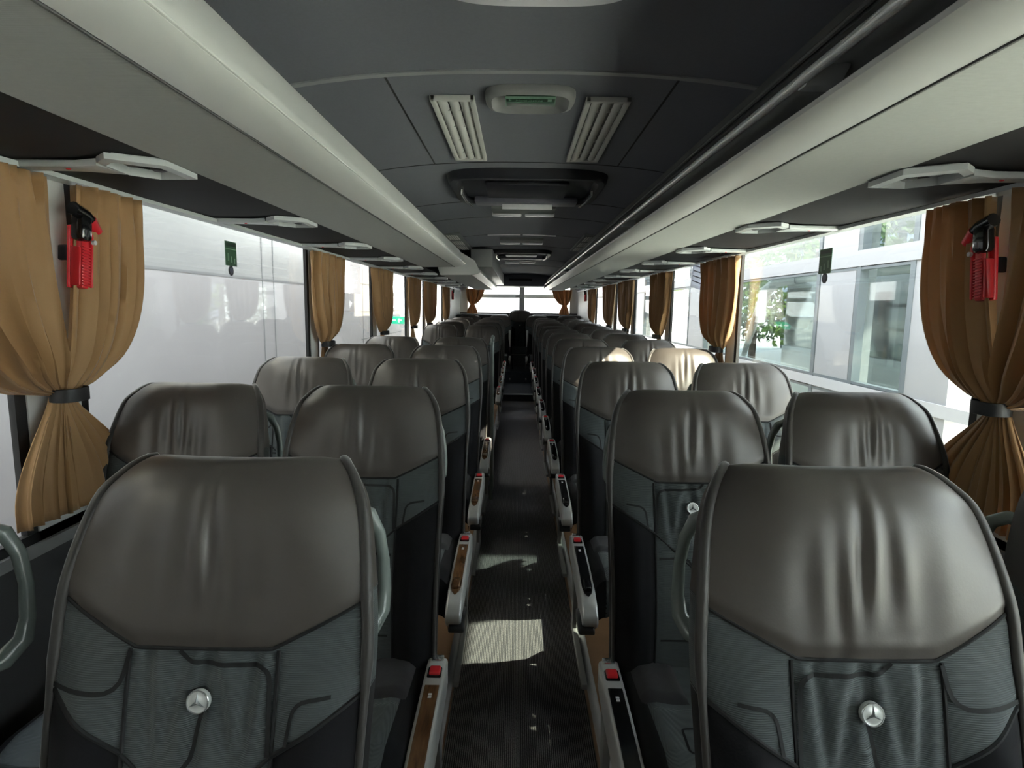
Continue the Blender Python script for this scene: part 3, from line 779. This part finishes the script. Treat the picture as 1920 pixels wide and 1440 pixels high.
# ------------------------------------------------------------------ luggage racks, service channels
def rack(sg, ya, yb, label, shift=0.0, open_side=False):
    t = empty('luggage_rack', (CX + sg * 0.60, (ya + yb) / 2, 1.80)); tag(t, label, 'luggage rack', 'luggage racks above the seats')
    ox, oy, oz = t.location
    def X(a): return CX + sg * a - ox
    a0, a1 = ya - oy, yb - oy; Z = lambda z: z - oz
    def strip(pts, mi=0, mb=None, th=0.006):
        P = [[(X(a), y, Z(z)) for a, z in pts] for y in (a0, a1)]; mb.grid(P, mi)
    s = shift
    k = MB(); strip([(0.832, 1.718), (0.70, 1.7195), (0.5563 - s, 1.7215)], 0, k); strip([(0.832, 1.722), (0.70, 1.724), (0.5563 - s, 1.726)], 0, k); build(k, 'underside_panel', 'bin_fabric', t)
    k = MB(); k.prism([(X(0.5563 - s) - 0.002, Z(1.7195)), (X(0.5563 - s) + 0.002, Z(1.7195)), (X(0.5563 - s) + 0.002, Z(1.7235)), (X(0.5563 - s) - 0.002, Z(1.7235))], 'y', a0, a1); build(k, 'groove', 'bin_dark', t)
    k = MB(); lipp = [(0.552 - s, 1.7215), (0.530 - s, 1.7235), (0.500 - s, 1.7300), (0.478 - s, 1.7375), (0.4675 - s, 1.7440), (0.4660 - s, 1.7520)]
    if not open_side:
        lipp += [(0.474 - s, 1.775), (0.498 - s, 1.820), (0.512 - s, 1.852), (0.520 - s, 1.862), (0.56 - s, 1.868)]
    else:
        lipp += [(0.472 - s, 1.757), (0.49 - s, 1.759), (0.52 - s, 1.752)]
    strip(lipp, 0, k); build(k, 'lip', 'bin_lip', t)
    k = MB()
    if open_side:
        strip([(0.52 - s, 1.752), (0.56 - s, 1.765), (0.58 - s, 1.82), (0.565 - s, 1.87), (0.535 - s, 1.885), (0.54, 1.93), (0.60, 1.955)], 0, k)
    else:
        strip([(0.56 - s, 1.868), (0.60 - s, 1.90), (0.64, 1.93), (0.68, 1.955)], 0, k)
    build(k, 'inner_panel', 'bin_dark', t)
    k = MB(); k.tube([(X(0.466 - s), a0, Z(1.748)), (X(0.466 - s), a1, Z(1.748))], 0.0032, 8)
    if not open_side: build(k, 'edge_trim', 'bin_lip', t)
    if open_side:
        k = MB(); k.tube([(X(0.497), a0, Z(1.829)), (X(0.497), a1, Z(1.829))], 0.0105, 10); build(k, 'rail', 'rail_silver', t)
        k = MB(); k.tube([(X(0.527), a0, Z(1.893)), (X(0.527), a1, Z(1.893))], 0.006, 8); build(k, 'upper_rail', 'bin_dark', t)
        for y in (1.18, 3.1, 5.0, 6.9, 8.8):
            k = MB(); k.prism([(y - oy - 0.06, Z(1.842)), (y - oy + 0.012, Z(1.842)), (y - oy + 0.012, Z(1.815)), (y - oy - 0.02, Z(1.815))], 'x', min(X(0.500), X(0.565)), max(X(0.500), X(0.565)), 0, 0.004); build(k, 'bracket', 'psu_grey', t)
    prof = [(0.832, 1.718), (0.5563 - s, 1.7215), (0.478 - s, 1.738), (0.466 - s, 1.752), (0.498 - s, 1.82), (0.52 - s, 1.866), (0.62, 1.95), (0.9, 1.93)]
    k = MB()
    for y in (a0, a1):
        k = MB(); k.prism([(X(a), Z(z)) for a, z in prof], 'y', y - 0.006 if y == a1 else y, y if y == a1 else y + 0.006); build(k, 'end_cap', 'bin_lip', t)
    return t
rack(-1, Y0, 4.95, 'closed grey luggage rack above the near seats, white-wall side')
rk = rack(-1, 6.15, 11.5, 'short grey luggage rack beyond the gap in the rack, white-wall side', 0.045)
k = MB(); k.rbox(CX - 0.52 - rk.location.x, CX - 0.29 - rk.location.x, 6.18 - rk.location.y, 11.2 - rk.location.y, 0.0, 0.19, 0.012); build(k, 'duct_box', 'grey_plastic', rk)
rack(1, Y0, 11.5, 'long grey luggage rack with a silver rail, glazed side', 0, True)
for sg, nm in ((-1, 'l'), (1, 'r')):
    k = MB(); P = []; PY = [Y0 + 0.0] + [0.55 + 0.88 * i for i in range(13)]
    for j in range(12):
        ya, yb = 0.50 + 0.885 * (j - 2), 0.50 + 0.885 * (j - 1)
        for t_ in frange(0, 1, 12)[:-1] + ([1.0] if j == 11 else []):
            y = lerp(ya, yb, t_); b = -0.016 * sin(PI * t_) ** 0.7 if 0 < t_ < 1 else 0.0
            P.append([(CX + sg * (HW - 0.002), y, 1.716), (CX + sg * 1.17, y, 1.716 + b * 0.3), (CX + sg * 1.06, y, 1.722 + b), (CX + sg * 0.93, y, 1.726 + b), (CX + sg * 0.826, y, 1.7225)])
    k.grid(P); n += 1; struct(build(k, f'trim_{n}', 'underside_black'))
# overhead service units
def psu_mesh(sg):
    fr = MB()
    # frame ring: local x towards the aisle is +, y along the coach
    outer = [(0.155, 0.105), (0.160, -0.035), (0.065, -0.100), (0.020, -0.060), (0.010, 0.055), (0.070, 0.110)]
    c = (sum(p[0] for p in outer) / 6, sum(p[1] for p in outer) / 6)
    inner = [(c[0] + (p[0] - c[0]) * 0.80, c[1] + (p[1] - c[1]) * 0.82) for p in outer]
    P = [[(p[0], p[1], z) for p in q] for q, z in ((outer, 0.012), (outer, -0.001), (inner, -0.005), (inner, 0.020))]
    fr.grid(P, 0, True)
    tail = MB(); tail.prism([(0.02, 0.05), (0.012, -0.05), (-0.05, -0.030), (-0.20, -0.028), (-0.20, 0.012), (-0.06, 0.020)], 'z', -0.004, 0.012, 0, 0.003)
    op = MB(); op.add([(p[0], p[1], 0.018) for p in inner], [tuple(range(6))])
    noz = MB()
    for x, y in ((0.105, 0.030), (0.075, -0.02)):
        noz.grid([[(x + r * cos(2 * PI * i / 16), y + r * sin(2 * PI * i / 16), z) for i in range(16)] for r, z in ((0.018, 0.018), (0.018, 0.004), (0.012, 0.001), (0.001, 0.003))], 0, True)
    bt = MB(); bt.rbox(-0.082, -0.073, -0.018, -0.010, -0.007, -0.002, 0.002)
    flip = lambda m: m if sg < 0 else m.mirror()
    return [(flip(fr), 'frame', 'psu_grey'), (flip(tail), 'trim_plate', 'psu_grey'), (flip(op), 'recess', 'hatch_black'), (flip(noz), 'nozzle', 'dark_plastic'), (flip(bt), 'call_button', 'red_plastic')]
nth = ['nearest the camera', 'second from the camera', 'third from the camera', 'fourth from the camera', 'fifth from the camera', 'sixth from the camera', 'seventh from the camera', 'eighth from the camera', 'ninth from the camera', 'tenth from the camera']
for sg, sd in ((-1, 'white-wall side'), (1, 'glazed side')):
    pr = None
    for i in range(10):
        y = 1.40 + 0.885 * i; loc = (CX + sg * 0.985, y, 1.704)
        if pr is None:
            pr = o = empty('service_unit', loc)
            for m, nm, mt in psu_mesh(sg): build(m, nm, mt, o)
        else: o = copy_tree(pr, loc)
        tag(o, f'grey reading light and air unit under the rack, {sd}, {nth[i]}', 'overhead unit', f'overhead units on the {sd}')

# ------------------------------------------------------------------ curtains
def panel(mb, x, sg, ya_top, yb_top, ytie, wtie, ya_bot, yb_bot, ztop=1.695, ztie=1.165, zbot=0.86, folds=5, depth=0.022, seed=1, inner=None, pw=3.2, axis='y'):
    rnd = random.Random(seed); ph = [rnd.uniform(-0.5, 0.5) for _ in range(folds + 2)]; am = [rnd.uniform(0.55, 1.25) for _ in range(folds + 2)]
    zs = frange(ztop, ztie + 0.02, 26) + [ztie] + frange(ztie - 0.02, zbot, 14); NU = folds * 9; P = []
    for z in zs:
        if z >= ztie:
            t = (ztop - z) / (ztop - ztie)                                # 0 top .. 1 tie
            f = (1 - t ** pw) ** 0.62 if t < 1 else 0; fi = 1 - t ** 1.2
            ea = lerp(ytie - wtie, ya_top, fi if inner == 'a' else f); eb = lerp(ytie + wtie, yb_top, fi if inner == 'b' else f)
            q = 1.0 + 0.25 * sm(t) * (1 - sm((t - 0.85) / 0.15))
        else:
            t = (ztie - z) / (ztie - zbot); f = sm(t * 1.15) ** 0.7
            ea = lerp(ytie - wtie, ya_bot, f); eb = lerp(ytie + wtie, yb_bot, f); q = 0.45 + 0.2 * t
        row = []
        for j in range(NU + 1):
            u = j / NU; uu = u + 0.03 * sin(7 * u + ph[0] * 9) * (1 - abs(2 * u - 1))
            c = u * folds; i = int(min(c, folds - 1e-6)); w = am[i] * (1 - (c - i)) + am[i + 1] * (c - i)
            rip = math.cos(2 * PI * (c + ph[1] + 0.10 * sin(z * 5 + ph[2] * 5))) * w
            rip = math.copysign(abs(rip) ** 0.8, rip) + 0.38 * math.cos(2 * PI * (2.3 * c + ph[3] + z * 0.5)) * w + 0.5 * math.cos(2 * PI * (3 * c + ph[2])) * sm((z - ztop + 0.14) / 0.14)
            wid = abs(eb - ea); d = min(depth, 0.014 + wid * 0.08) * q
            near = math.exp(-((z - ztie) / 0.05) ** 2); xx = x - sg * (0.006 + d * (0.5 + 0.5 * rip) * (1 - 0.6 * near)) - sg * (0.014 if z > ztie else 0.008) * (1 - (2 * u - 1) ** 2) * (1.0 + 0.4 * near)
            yy = lerp(ea, eb, uu) + 0.010 * sin(2 * PI * c * 1.0 + ph[2]) * min(1, wid * 3)
            row.append((xx, yy, z) if axis == 'y' else (yy, xx, z))
        P.append(row)
    mb.grid(P)
def curtain(sg, spec, label, group, ytie, wt, axis='y', x=None):
    x = (XL if sg < 0 else XR) - sg * 0.025 if x is None else x
    loc = (x, ytie, 1.165) if axis == 'y' else (ytie, x, 1.165)
    t = empty('curtain', loc); tag(t, label, 'curtain', group)
    for j, kw in enumerate(spec):
        mb = MB(); panel(mb, x, sg, axis=axis, **kw); mb.v = [(a - loc[0], b - loc[1], c - loc[2]) for a, b, c in mb.v]
        o = build(mb, 'curtain_panel', 'curtain_cloth', t, bevel_angle=80)
        md = o.modifiers.new('thick', 'SOLIDIFY'); md.thickness = 0.0022
    mb = MB(); P = []
    for zz in (-0.017, -0.016, 0.016, 0.017):
        row = []
        for i in range(24):
            a = 2 * PI * i / 24; e = 1.0 if abs(zz) < 0.0165 else 0.93
            d, w = -sg * (0.032 + 0.036 * cos(a) * e), (wt + 0.012) * math.copysign(abs(sin(a)) ** 0.7, sin(a)) * e
            row.append((d, w, zz) if axis == 'y' else (w, d, zz))
        P.append(row)
    mb.grid(P, 0, True); build(mb, 'tie_band', 'tie_black', t)
for sg, sd, sn in ((-1, 'white-wall side', 1), (1, 'glazed side', 2)):
    yt = 1.462
    g = f'curtains on the {sd}'
    curtain(sg, [dict(inner='b', ya_top=0.98, yb_top=1.455, ytie=yt - 0.008, wtie=0.024, ya_bot=1.30, yb_bot=1.52, folds=6, depth=0.042, seed=3 + sn),
                 dict(inner='a', ya_top=1.535, yb_top=1.770, ytie=yt + 0.010, wtie=0.022, ya_bot=1.44, yb_bot=1.70, folds=5, depth=0.040, seed=9 + sn)],
            f'large tan curtain pair tied around the red hammer post, {sd}, nearest the camera', g, yt, 0.034)
    for i, (a, b, tt, sd_) in enumerate(((3.375, 3.99, 3.61, 11), (4.85, 5.50, 5.16, 21), (6.35, 7.14, 6.65, 31), (7.53, 8.48, 7.86, 41), (9.42, 10.20, 9.70, 51))):
        a, b, tt = a * 0.970, b * 0.970, tt * 0.975; a2 = a + (0.0 if sg > 0 else 0.03)
        curtain(sg, [dict(ya_top=a2, yb_top=b, ytie=tt, wtie=0.045, ya_bot=tt - 0.15, yb_bot=tt + 0.20, folds=6, depth=0.038, seed=sd_ + sn)],
                f'tan tied curtain, {sd}, {["second", "third", "fourth", "fifth", "sixth"][i]} curtain from the camera', g, tt, 0.050)
curtain(1, [dict(ya_top=CX - 1.09, yb_top=CX - 0.70, ytie=CX - 0.96, wtie=0.05, ya_bot=CX - 1.07, yb_bot=CX - 0.85, ztop=1.76, ztie=1.44, zbot=1.24, folds=4, depth=0.04, pw=1.5, seed=71)],
        'tan curtain tied at the rear window corner, white-wall side', 'rear window curtains', CX - 0.96, 0.05, 'x', Y1 - 0.03)
curtain(1, [dict(ya_top=CX + 0.68, yb_top=CX + 1.10, ytie=CX + 0.95, wtie=0.05, ya_bot=CX + 0.84, yb_bot=CX + 1.05, ztop=1.76, ztie=1.44, zbot=1.24, folds=4, depth=0.04, pw=1.5, seed=77)],
        'tan curtain tied at the rear window corner, glazed side', 'rear window curtains', CX + 0.95, 0.05, 'x', Y1 - 0.03)

# rear window cross bars
k = MB(); k.rbox(CX + 0.01, CX + 0.12, Y1 - 0.005, Y1 + 0.025, RB, RT, 0.006); k.rbox(CX - 1.05, CX + 1.05, Y1 + 0.045, Y1 + 0.06, 1.580, 1.660, 0.004); k.rbox(CX - 0.07, CX + 0.07, Y1 - 0.02, Y1 + 0.02, 1.585, 1.645, 0.006)
n += 1; struct(build(k, f'trim_{n}', 'wall_trim'))

# ------------------------------------------------------------------ emergency hammers
def hammer(x, sg, y, z, label, tilt=-0.12):
    t = empty('emergency_hammer', (x, y, z)); tag(t, label, 'hammer', 'red emergency hammers on the window posts')
    t.rotation_euler = (tilt, 0, 0)
    s = -sg            # towards the aisle
    def bx(mb, d0, d1, y0, y1, z0, z1, r=0.004): a, b = sorted((s * d0, s * d1)); mb.rbox(a, b, y0, y1, z0, z1, r)
    k = MB(); bx(k, 0.0, 0.012, -0.024, 0.026, -0.105, 0.055)
    build(k, 'holder', 'red_plastic', t)
    if tilt: k = MB(); bx(k, -0.043, 0.002, 0.002, 0.014, -0.03, 0.01); build(k, 'bracket', 'hatch_black', t)
    k = MB(); bx(k, 0.012, 0.036, -0.026, -0.018, -0.100, 0.0); bx(k, 0.012, 0.036, 0.018, 0.026, -0.100, 0.040)
    bx(k, 0.012, 0.030, 0.026, 0.050, 0.0, 0.030); build(k, 'clip', 'red_plastic', t)
    k = MB(); bx(k, 0.012, 0.034, -0.013, 0.013, -0.105, 0.03, 0.006)
    for i in range(14): bx(k, 0.033, 0.037, -0.013, 0.013, -0.098 + i * 0.0075, -0.0945 + i * 0.0075, 0.0012)
    build(k, 'handle', 'red_plastic', t)
    k = MB(); bx(k, 0.010, 0.046, -0.028, 0.012, 0.015, 0.085, 0.012)
    k.tube([(s * 0.028, -0.040, 0.092), (s * 0.028, 0.000, 0.085), (s * 0.028, 0.020, 0.072)], 0.017, 12); build(k, 'head', 'black_gloss', t)
    k = MB(); k.tube([(s * 0.028, 0.015, 0.075), (s * 0.028, 0.048, 0.052)], [0.019, 0.013], 12); build(k, 'head_cap', 'red_plastic', t)
    k = MB(); k.tube([(s * 0.036, 0.020, 0.018), (s * 0.044, 0.020, 0.018)], 0.006, 10); build(k, 'rivet', 'label_white', t)
hammer(XL + 0.042, -1, 1.535, 1.535, 'red emergency hammer between the large curtains, white-wall side')
hammer(XR - 0.042, 1, 1.535, 1.535, 'red emergency hammer between the large curtains, glazed side')
hammer(XL + 0.002, -1, 10.75, 1.62, 'red emergency hammer far back on the white rear post, white-wall side', 0)
hammer(XR - 0.002, 1, 10.75, 1.62, 'red emergency hammer far back on the white rear post, glazed side', 0)

# stickers and notice
for sg, sd in ((-1, 'white-wall side'), (1, 'glazed side')):
    x = (XL if sg < 0 else XR) + sg * 0.0115; s = -sg; y = 2.49 if sg < 0 else 2.46
    t = empty('exit_sticker', (x, y, 1.603)); tag(t, f'small green window sticker with pale marks on the second window, {sd}', 'sticker', 'green window stickers')
    if sg > 0: t.rotation_euler = (0.0, 0.0, 0.0)
    def bx(mb, d0, d1, y0, y1, z0, z1, mi=0): a, b = sorted((s * d0, s * d1)); mb.box(a, b, y0, y1, z0, z1, mi)
    k = MB(); bx(k, 0.0, 0.002, -0.048, 0.048, -0.05, 0.05); build(k, 'sheet', 'sticker_green', t, smooth=False)
    k = MB(); bx(k, 0.002, 0.0026, -0.046, 0.046, 0.017, 0.021)
    for i, (yy, z0, z1) in enumerate(((-0.026, -0.030, 0.002), (0.002, -0.036, -0.010), (0.028, -0.040, -0.018))): bx(k, 0.002, 0.0026, yy - 0.006, yy + 0.006, z0, z1)
    build(k, 'print', 'sticker_pale', t, smooth=False)
    k = MB(); bx(k, 0.002, 0.0024, -0.040, 0.040, 0.030, 0.044); build(k, 'header', 'sticker_dark', t, smooth=False)
    t = empty('target_sticker', (x, y - 0.005, 1.534)); tag(t, f'round dark hammer target sticker below the green sticker, {sd}', 'sticker', 'round target stickers')
    k = MB(); k.tube([(0, 0, 0), (s * 0.002, 0, 0)], 0.021, 24); build(k, 'ring', 'sticker_ring', t)
    k = MB(); k.tube([(s * 0.002, 0, 0), (s * 0.0028, 0, 0)], 0.013, 24); build(k, 'core', 'sticker_core', t)
t = empty('paper_notice', (XR + 0.008, 4.13, 1.64)); tag(t, 'white printed paper notice hanging in the window beside the lit curtain', 'notice'); t.rotation_euler = (0.15, 0, 0)
k = MB(); k.grid([[(-0.010 + 0.010 * (v * v), lerp(-0.16, 0.16, u), lerp(-0.10, 0.10, v)) for u in frange(0, 1, 7)] for v in frange(0, 1, 9)])
o = build(k, 'sheet', 'paper', t); o.modifiers.new('thick', 'SOLIDIFY').thickness = 0.001
k = MB()
for i in range(4):
    z = -0.055 + i * 0.035; v = (z + 0.1) / 0.2; xx = -0.010 + 0.010 * v * v - 0.0012
    k.box(xx - 0.0006, xx, -0.12, 0.12, z - 0.004, z + 0.004)
build(k, 'print', 'paper_ink', t, smooth=False)

# partition at the stairwell and its rail
t = empty('stair_partition', (CX - 0.215, 4.62, -0.11)); tag(t, 'pale grey partition sheet along the aisle beside the fifth row, white-wall side', 'partition')
k = MB(); k.prism([(-0.12, 0.0), (0.22, 0.0), (0.14, 0.55), (0.02, 1.10), (-0.10, 1.22), (-0.16, 1.20), (-0.14, 0.55)], 'x', -0.008, 0.008, 0, 0.003); build(k, 'sheet', 'psu_grey', t)
k = MB(); k.tube([(0, -0.15, 0.0), (0, -0.15, 1.24), (0, -0.10, 1.28), (-0.02, 0.0, 1.22)], 0.014, 10); build(k, 'post', 'handle_plastic', t)
k = MB()
for z in (0.82, 0.90): k.tube([(0.008, -0.10, z), (0.014, -0.10, z)], 0.012, 12)
build(k, 'button', 'seal', t)
t = empty('stair_rail', (CX - 0.70, 5.0, 0.0)); tag(t, 'dark stairwell barrier behind the fifth row, white-wall side', 'rail')
k = MB(); k.rbox(-0.48, 0.46, -0.02, 0.02, 0.10, 1.02, 0.012); build(k, 'board', 'wall_dark', t)
k = MB(); k.tube([(-0.48, 0, 1.03), (0.46, 0, 1.03)], 0.017, 10); build(k, 'bar', 'dark_plastic', t)
k = MB(); k.box(-0.46, -0.43, -0.015, 0.015, 0.0, 0.12); k.box(0.41, 0.44, -0.015, 0.015, 0.0, 0.12); build(k, 'foot', 'dark_plastic', t)

# ------------------------------------------------------------------ outside: the hall and the yard
G = -1.0
k = MB(); k.box(-60, 60, -60, 90, G - 0.1, G); struct(build(k, 'ground', 'concrete', smooth=False))
k = MB(); xw = -2.25
def wl(ya, yb, za, zb, mi=0): k.box(xw - 0.15, xw, ya, yb, za, zb, mi)
wl(-4, 7.55, G, 1.60); wl(-4, 7.55, 1.615, 3.3, 1); wl(7.55, 8.5, G, 1.55); wl(7.55, 8.5, 2.12, 3.3); wl(8.5, 11.4, G, 3.3); wl(11.4, 18, G, 1.15)
struct(build(k, 'wall_hall', ['hall_white', 'hall_gloss'], smooth=False))
k = MB()
k.box(xw - 0.02, xw + 0.002, -4, 7.55, 1.598, 1.617)
for y in (5.22, 5.46): k.box(xw, xw + 0.003, y - 0.008, y + 0.008, G, 3.3)
for z in (0.9, 1.3, 1.7, 2.1): k.box(xw, xw + 0.003, 8.5, 11.4, z - 0.008, z + 0.008)
for y in (8.6, 9.9): k.box(xw, xw + 0.003, y - 0.008, y + 0.008, G, 3.3)
n += 1; struct(build(k, f'trim_{n}', 'hall_joint', smooth=False))
t = empty('hall_exit_sign', (-2.10, 10.3, 1.14)); tag(t, 'small green exit sign on the white hall wall seen between the curtains', 'sign')
k = MB(); k.rbox(-0.13, 0.13, -0.015, 0.015, -0.065, 0.065, 0.006); build(k, 'panel', 'exit_green', t)
k = MB(); k.box(-0.09, -0.02, -0.018, -0.014, -0.008, 0.008); k.box(0.03, 0.045, -0.018, -0.014, -0.04, 0.03); k.box(0.02, 0.085, -0.018, -0.014, -0.01, 0.01); build(k, 'pictogram', 'exit_white', t, smooth=False)
k = MB(); k.box(-0.15, -0.10, -0.01, 0.01, -0.02, 0.02); build(k, 'bracket', 'facade_silver', t, smooth=False)

FX = 2.6
k = MB()
def fb(ya, yb, za, zb, mi=0, d=0.16): k.box(FX, FX + d, ya, yb, za, zb, mi)
fb(3.52, 3.92, G, 2.4); fb(2.78, 3.92, 2.4, 6.3)                      # broad white pillar; unseen sun-blocking wall added above it
for ya, yb in ((4.60, 5.12), (8.25, 8.95), (12.2, 12.9), (16.4, 17.1)): fb(ya, yb, G, 2.4)
for za, zb in ((0.76, 0.84), (1.74, 1.86)): k.box(FX - 0.012, FX + 0.12, -4 if za < 1 else 3.5, 22, za, zb, 2 if za < 1 else 0)
fb(-6, 1.55, 2.18, 6.3, 3); fb(3.9, 9.6, 2.40, 6.3, 3); fb(1.55, 2.78, 3.0, 6.3, 3)  # unseen upper panels added to block the sun, gaps left for chosen beams
struct(build(k, 'wall_facade', ['facade_white', 'facade_dark', 'facade_silver', 'facade_sun_block'], smooth=False))
k = MB()
for y in (3.94, 4.56, 5.16, 8.21, 8.99, 12.16, 12.94):
    k.box(FX - 0.005, FX + 0.06, y - 0.025, y + 0.025, G, 2.36)
for z in (0.74, 0.855, 1.725): k.box(FX - 0.003, FX + 0.05, 3.94, 22, z - 0.010, z + 0.010)
n += 1; struct(build(k, f'trim_{n}', 'facade_dark', smooth=False))
for j, (ya, yb) in enumerate(((-6, 3.5), (3.94, 4.58), (5.14, 8.23), (8.97, 12.18), (12.92, 16.4))):
    k = MB(); k.box(FX + 0.075, FX + 0.081, ya, yb, G, 2.36); struct(build(k, f'window_{30 + j}', 'tinted_glass' if j in (1, 2) else 'facade_glass', smooth=False))

# unseen slabs added outside to block stray beams of the second sun
k = MB(); k.box(3.9, 6.4, 1.6, 3.40, 4.2, 4.32); k.box(3.9, 6.4, 4.97, 18, 4.2, 4.32)
struct(build(k, 'sun_block_slabs', 'facade_white', smooth=False))
# parked coach beyond the facade
t = empty('parked_coach', (6.2, 7.4, G)); tag(t, 'white parked coach with dark windows seen through the hall front', 'coach')
Wc, Lc = 1.27, 3.6
k = MB(); k.rbox(-Wc, Wc, -Lc, Lc, 0.35, 1.78, 0.06); k.rbox(-Wc + 0.02, Wc - 0.02, -Lc, Lc, 2.86, 3.2, 0.10)
build(k, 'body', 'coach_white', t)
k = MB(); k.rbox(-Wc + 0.02, Wc - 0.02, -Lc + 0.02, Lc - 0.02, 1.75, 2.90, 0.05); build(k, 'window_band', 'coach_glass', t)
for sx in (-1, 1):
    for yy in (-2.2, 2.3):
        k = MB(); k.tube([(sx * (Wc - 0.28), yy, 0.48), (sx * Wc, yy, 0.48)], 0.48, 24); build(k, 'wheel', 'tyre', t)
k = MB(); k.tube([(-Wc + 0.10, Lc - 0.3, 2.95), (-Wc - 0.05, Lc + 0.15, 2.96), (-Wc - 0.10, Lc + 0.55, 2.78), (-Wc - 0.10, Lc + 1.0, 2.2), (-Wc - 0.10, Lc + 1.5, 1.45)], [0.10, 0.11, 0.11, 0.08, 0.05], 12); build(k, 'mirror_arm', 'coach_white', t)

# trees and an office building in the yard
def tree(x, y, h, r, label, mname, seed):
    rnd = random.Random(seed); t = empty('tree', (x, y, G)); tag(t, label, 'tree', 'trees beyond the hall front')
    k = MB(); k.tube([(0, 0, 0), (0.05, 0, h * 0.4), (0, 0.05, h * 0.7)], [0.16, 0.12, 0.06], 8); build(k, 'trunk', 'bark', t)
    k = MB()
    for _ in range(1500):
        a, b = rnd.uniform(0, 2 * PI), rnd.uniform(-1, 1); q = rnd.uniform(0.5, 1) ** 0.5; c = math.sqrt(1 - b * b)
        p = Vector((r * q * c * cos(a), r * q * c * sin(a), h * 0.58 + h * 0.42 * q * b)); s = rnd.uniform(0.10, 0.22)
        d1 = Vector((rnd.gauss(0, 1), rnd.gauss(0, 1), rnd.gauss(0, 1))).normalized(); d2 = d1.orthogonal().normalized()
        k.add([p - d1 * s, p + d2 * s * 0.5, p + d1 * s, p - d2 * s * 0.5], [(0, 1, 2, 3)])
    build(k, 'foliage', mname, t, smooth=False)
for x, y, h, r, lb, mn, sd_ in (
        (10.6, 8.6, 5.4, 2.3, 'green tree close behind the parked coach', 'foliage', 4), (9.6, 13.4, 6.0, 2.2, 'dark green leafy tree past the far end of the parked coach', 'foliage', 1),
        (14.2, 17.6, 7.0, 2.4, 'bright green leafy tree far behind the parked coach', 'foliage_light', 2), (9.2, 18.4, 6.0, 2.3, 'green tree down the yard past the coach mirror', 'foliage_light', 3),
        (9.6, 24.0, 6.4, 2.6, 'distant green tree at the end of the yard', 'foliage', 5), (14.4, 11.6, 7.0, 2.2, 'tall dark tree in the second row behind the parked coach', 'foliage', 6),
        (10.4, 30.5, 7.0, 3.0, 'furthest pale green tree at the end of the yard', 'foliage_light', 7)):
    tree(x, y, h, r, lb, mn, sd_)
t = empty('office_building', (19, 26, G)); tag(t, 'grey office building with pale blinds behind the trees', 'building')
k = MB(); k.box(-2, 3, -14, 12, 0, 9.5); build(k, 'wall', 'office_wall', t, smooth=False)
for zz in (1.2, 3.0, 4.8, 6.6):
    for yy in range(-13, 12, 2):
        k = MB(); k.box(-2.06, -1.98, yy, yy + 1.3, zz, zz + 1.1); build(k, 'blind', 'office_blind', t, smooth=False)

# ------------------------------------------------------------------ light
sd = Vector((-1.0, 0.75, -0.80)).normalized()
s = bpy.data.lights.new('sun', 'SUN'); s.energy = 12.0; s.angle = math.radians(0.6); s.color = (1.0, 0.90, 0.70)
so = bpy.data.objects.new('sun', s); COL.objects.link(so); so.rotation_euler = sd.to_track_quat('-Z', 'Y').to_euler(); so.location = (8, -8, 12)
g2 = bpy.data.lights.new('sun_extra', 'SUN'); g2.energy = 7.0; g2.angle = math.radians(0.6); g2.color = (1.0, 0.93, 0.72)   # second sun added to make the lit floor patches, no real source
go = bpy.data.objects.new('sun_extra', g2); COL.objects.link(go); go.rotation_euler = Vector((-1.0, -0.30, -0.85)).normalized().to_track_quat('-Z', 'Y').to_euler(); go.location = (8, 8, 12)
w = bpy.data.worlds.new('sky'); scene.world = w; w.use_nodes = True; nt = w.node_tree
bg = nt.nodes['Background']; tc = nt.nodes.new('ShaderNodeTexCoord'); sp = nt.nodes.new('ShaderNodeSeparateXYZ'); rp = nt.nodes.new('ShaderNodeValToRGB')
nt.links.new(tc.outputs['Generated'], sp.inputs[0]); nt.links.new(sp.outputs['Z'], rp.inputs['Fac']); nt.links.new(rp.outputs['Color'], bg.inputs['Color'])
rp.color_ramp.elements[0].position = 0.0; rp.color_ramp.elements[0].color = (1.0, 0.99, 0.97, 1)
rp.color_ramp.elements[1].position = 0.7; rp.color_ramp.elements[1].color = (0.86, 0.92, 1.0, 1)
bg.inputs['Strength'].default_value = 3.2
# ------------------------------------------------------------------ camera
cam = bpy.data.cameras.new('camera'); cam.sensor_width = 36.0; cam.lens = 36.0 * 1099.05 / 1920.0; cam.clip_start = 0.02; cam.clip_end = 400
co = bpy.data.objects.new('camera', cam); COL.objects.link(co)
th, ps, ro = 0.1310, 0.0071, 0.0139
f = Vector((-sin(ps) * cos(th), cos(ps) * cos(th), -sin(th))); r = Vector((cos(ps), sin(ps), 0)); u = r.cross(f)
r2 = r * cos(ro) + u * sin(ro); u2 = u * cos(ro) - r * sin(ro)
m = Matrix.Identity(4)
for i in range(3): m[i][0] = r2[i]; m[i][1] = u2[i]; m[i][2] = -f[i]
m.translation = Vector((0, 0, 1.40)); co.matrix_world = m
scene.camera = co
vs = scene.view_settings; vs.view_transform = 'Standard'; vs.look = 'None'; vs.gamma = 1.0; vs.exposure = 1.35; vs.use_curve_mapping = False
scene.cycles.use_denoising = True
scene.cycles.max_bounces = 10; scene.cycles.diffuse_bounces = 6; scene.cycles.transparent_max_bounces = 16
scene.cycles.sample_clamp_indirect = 6.0
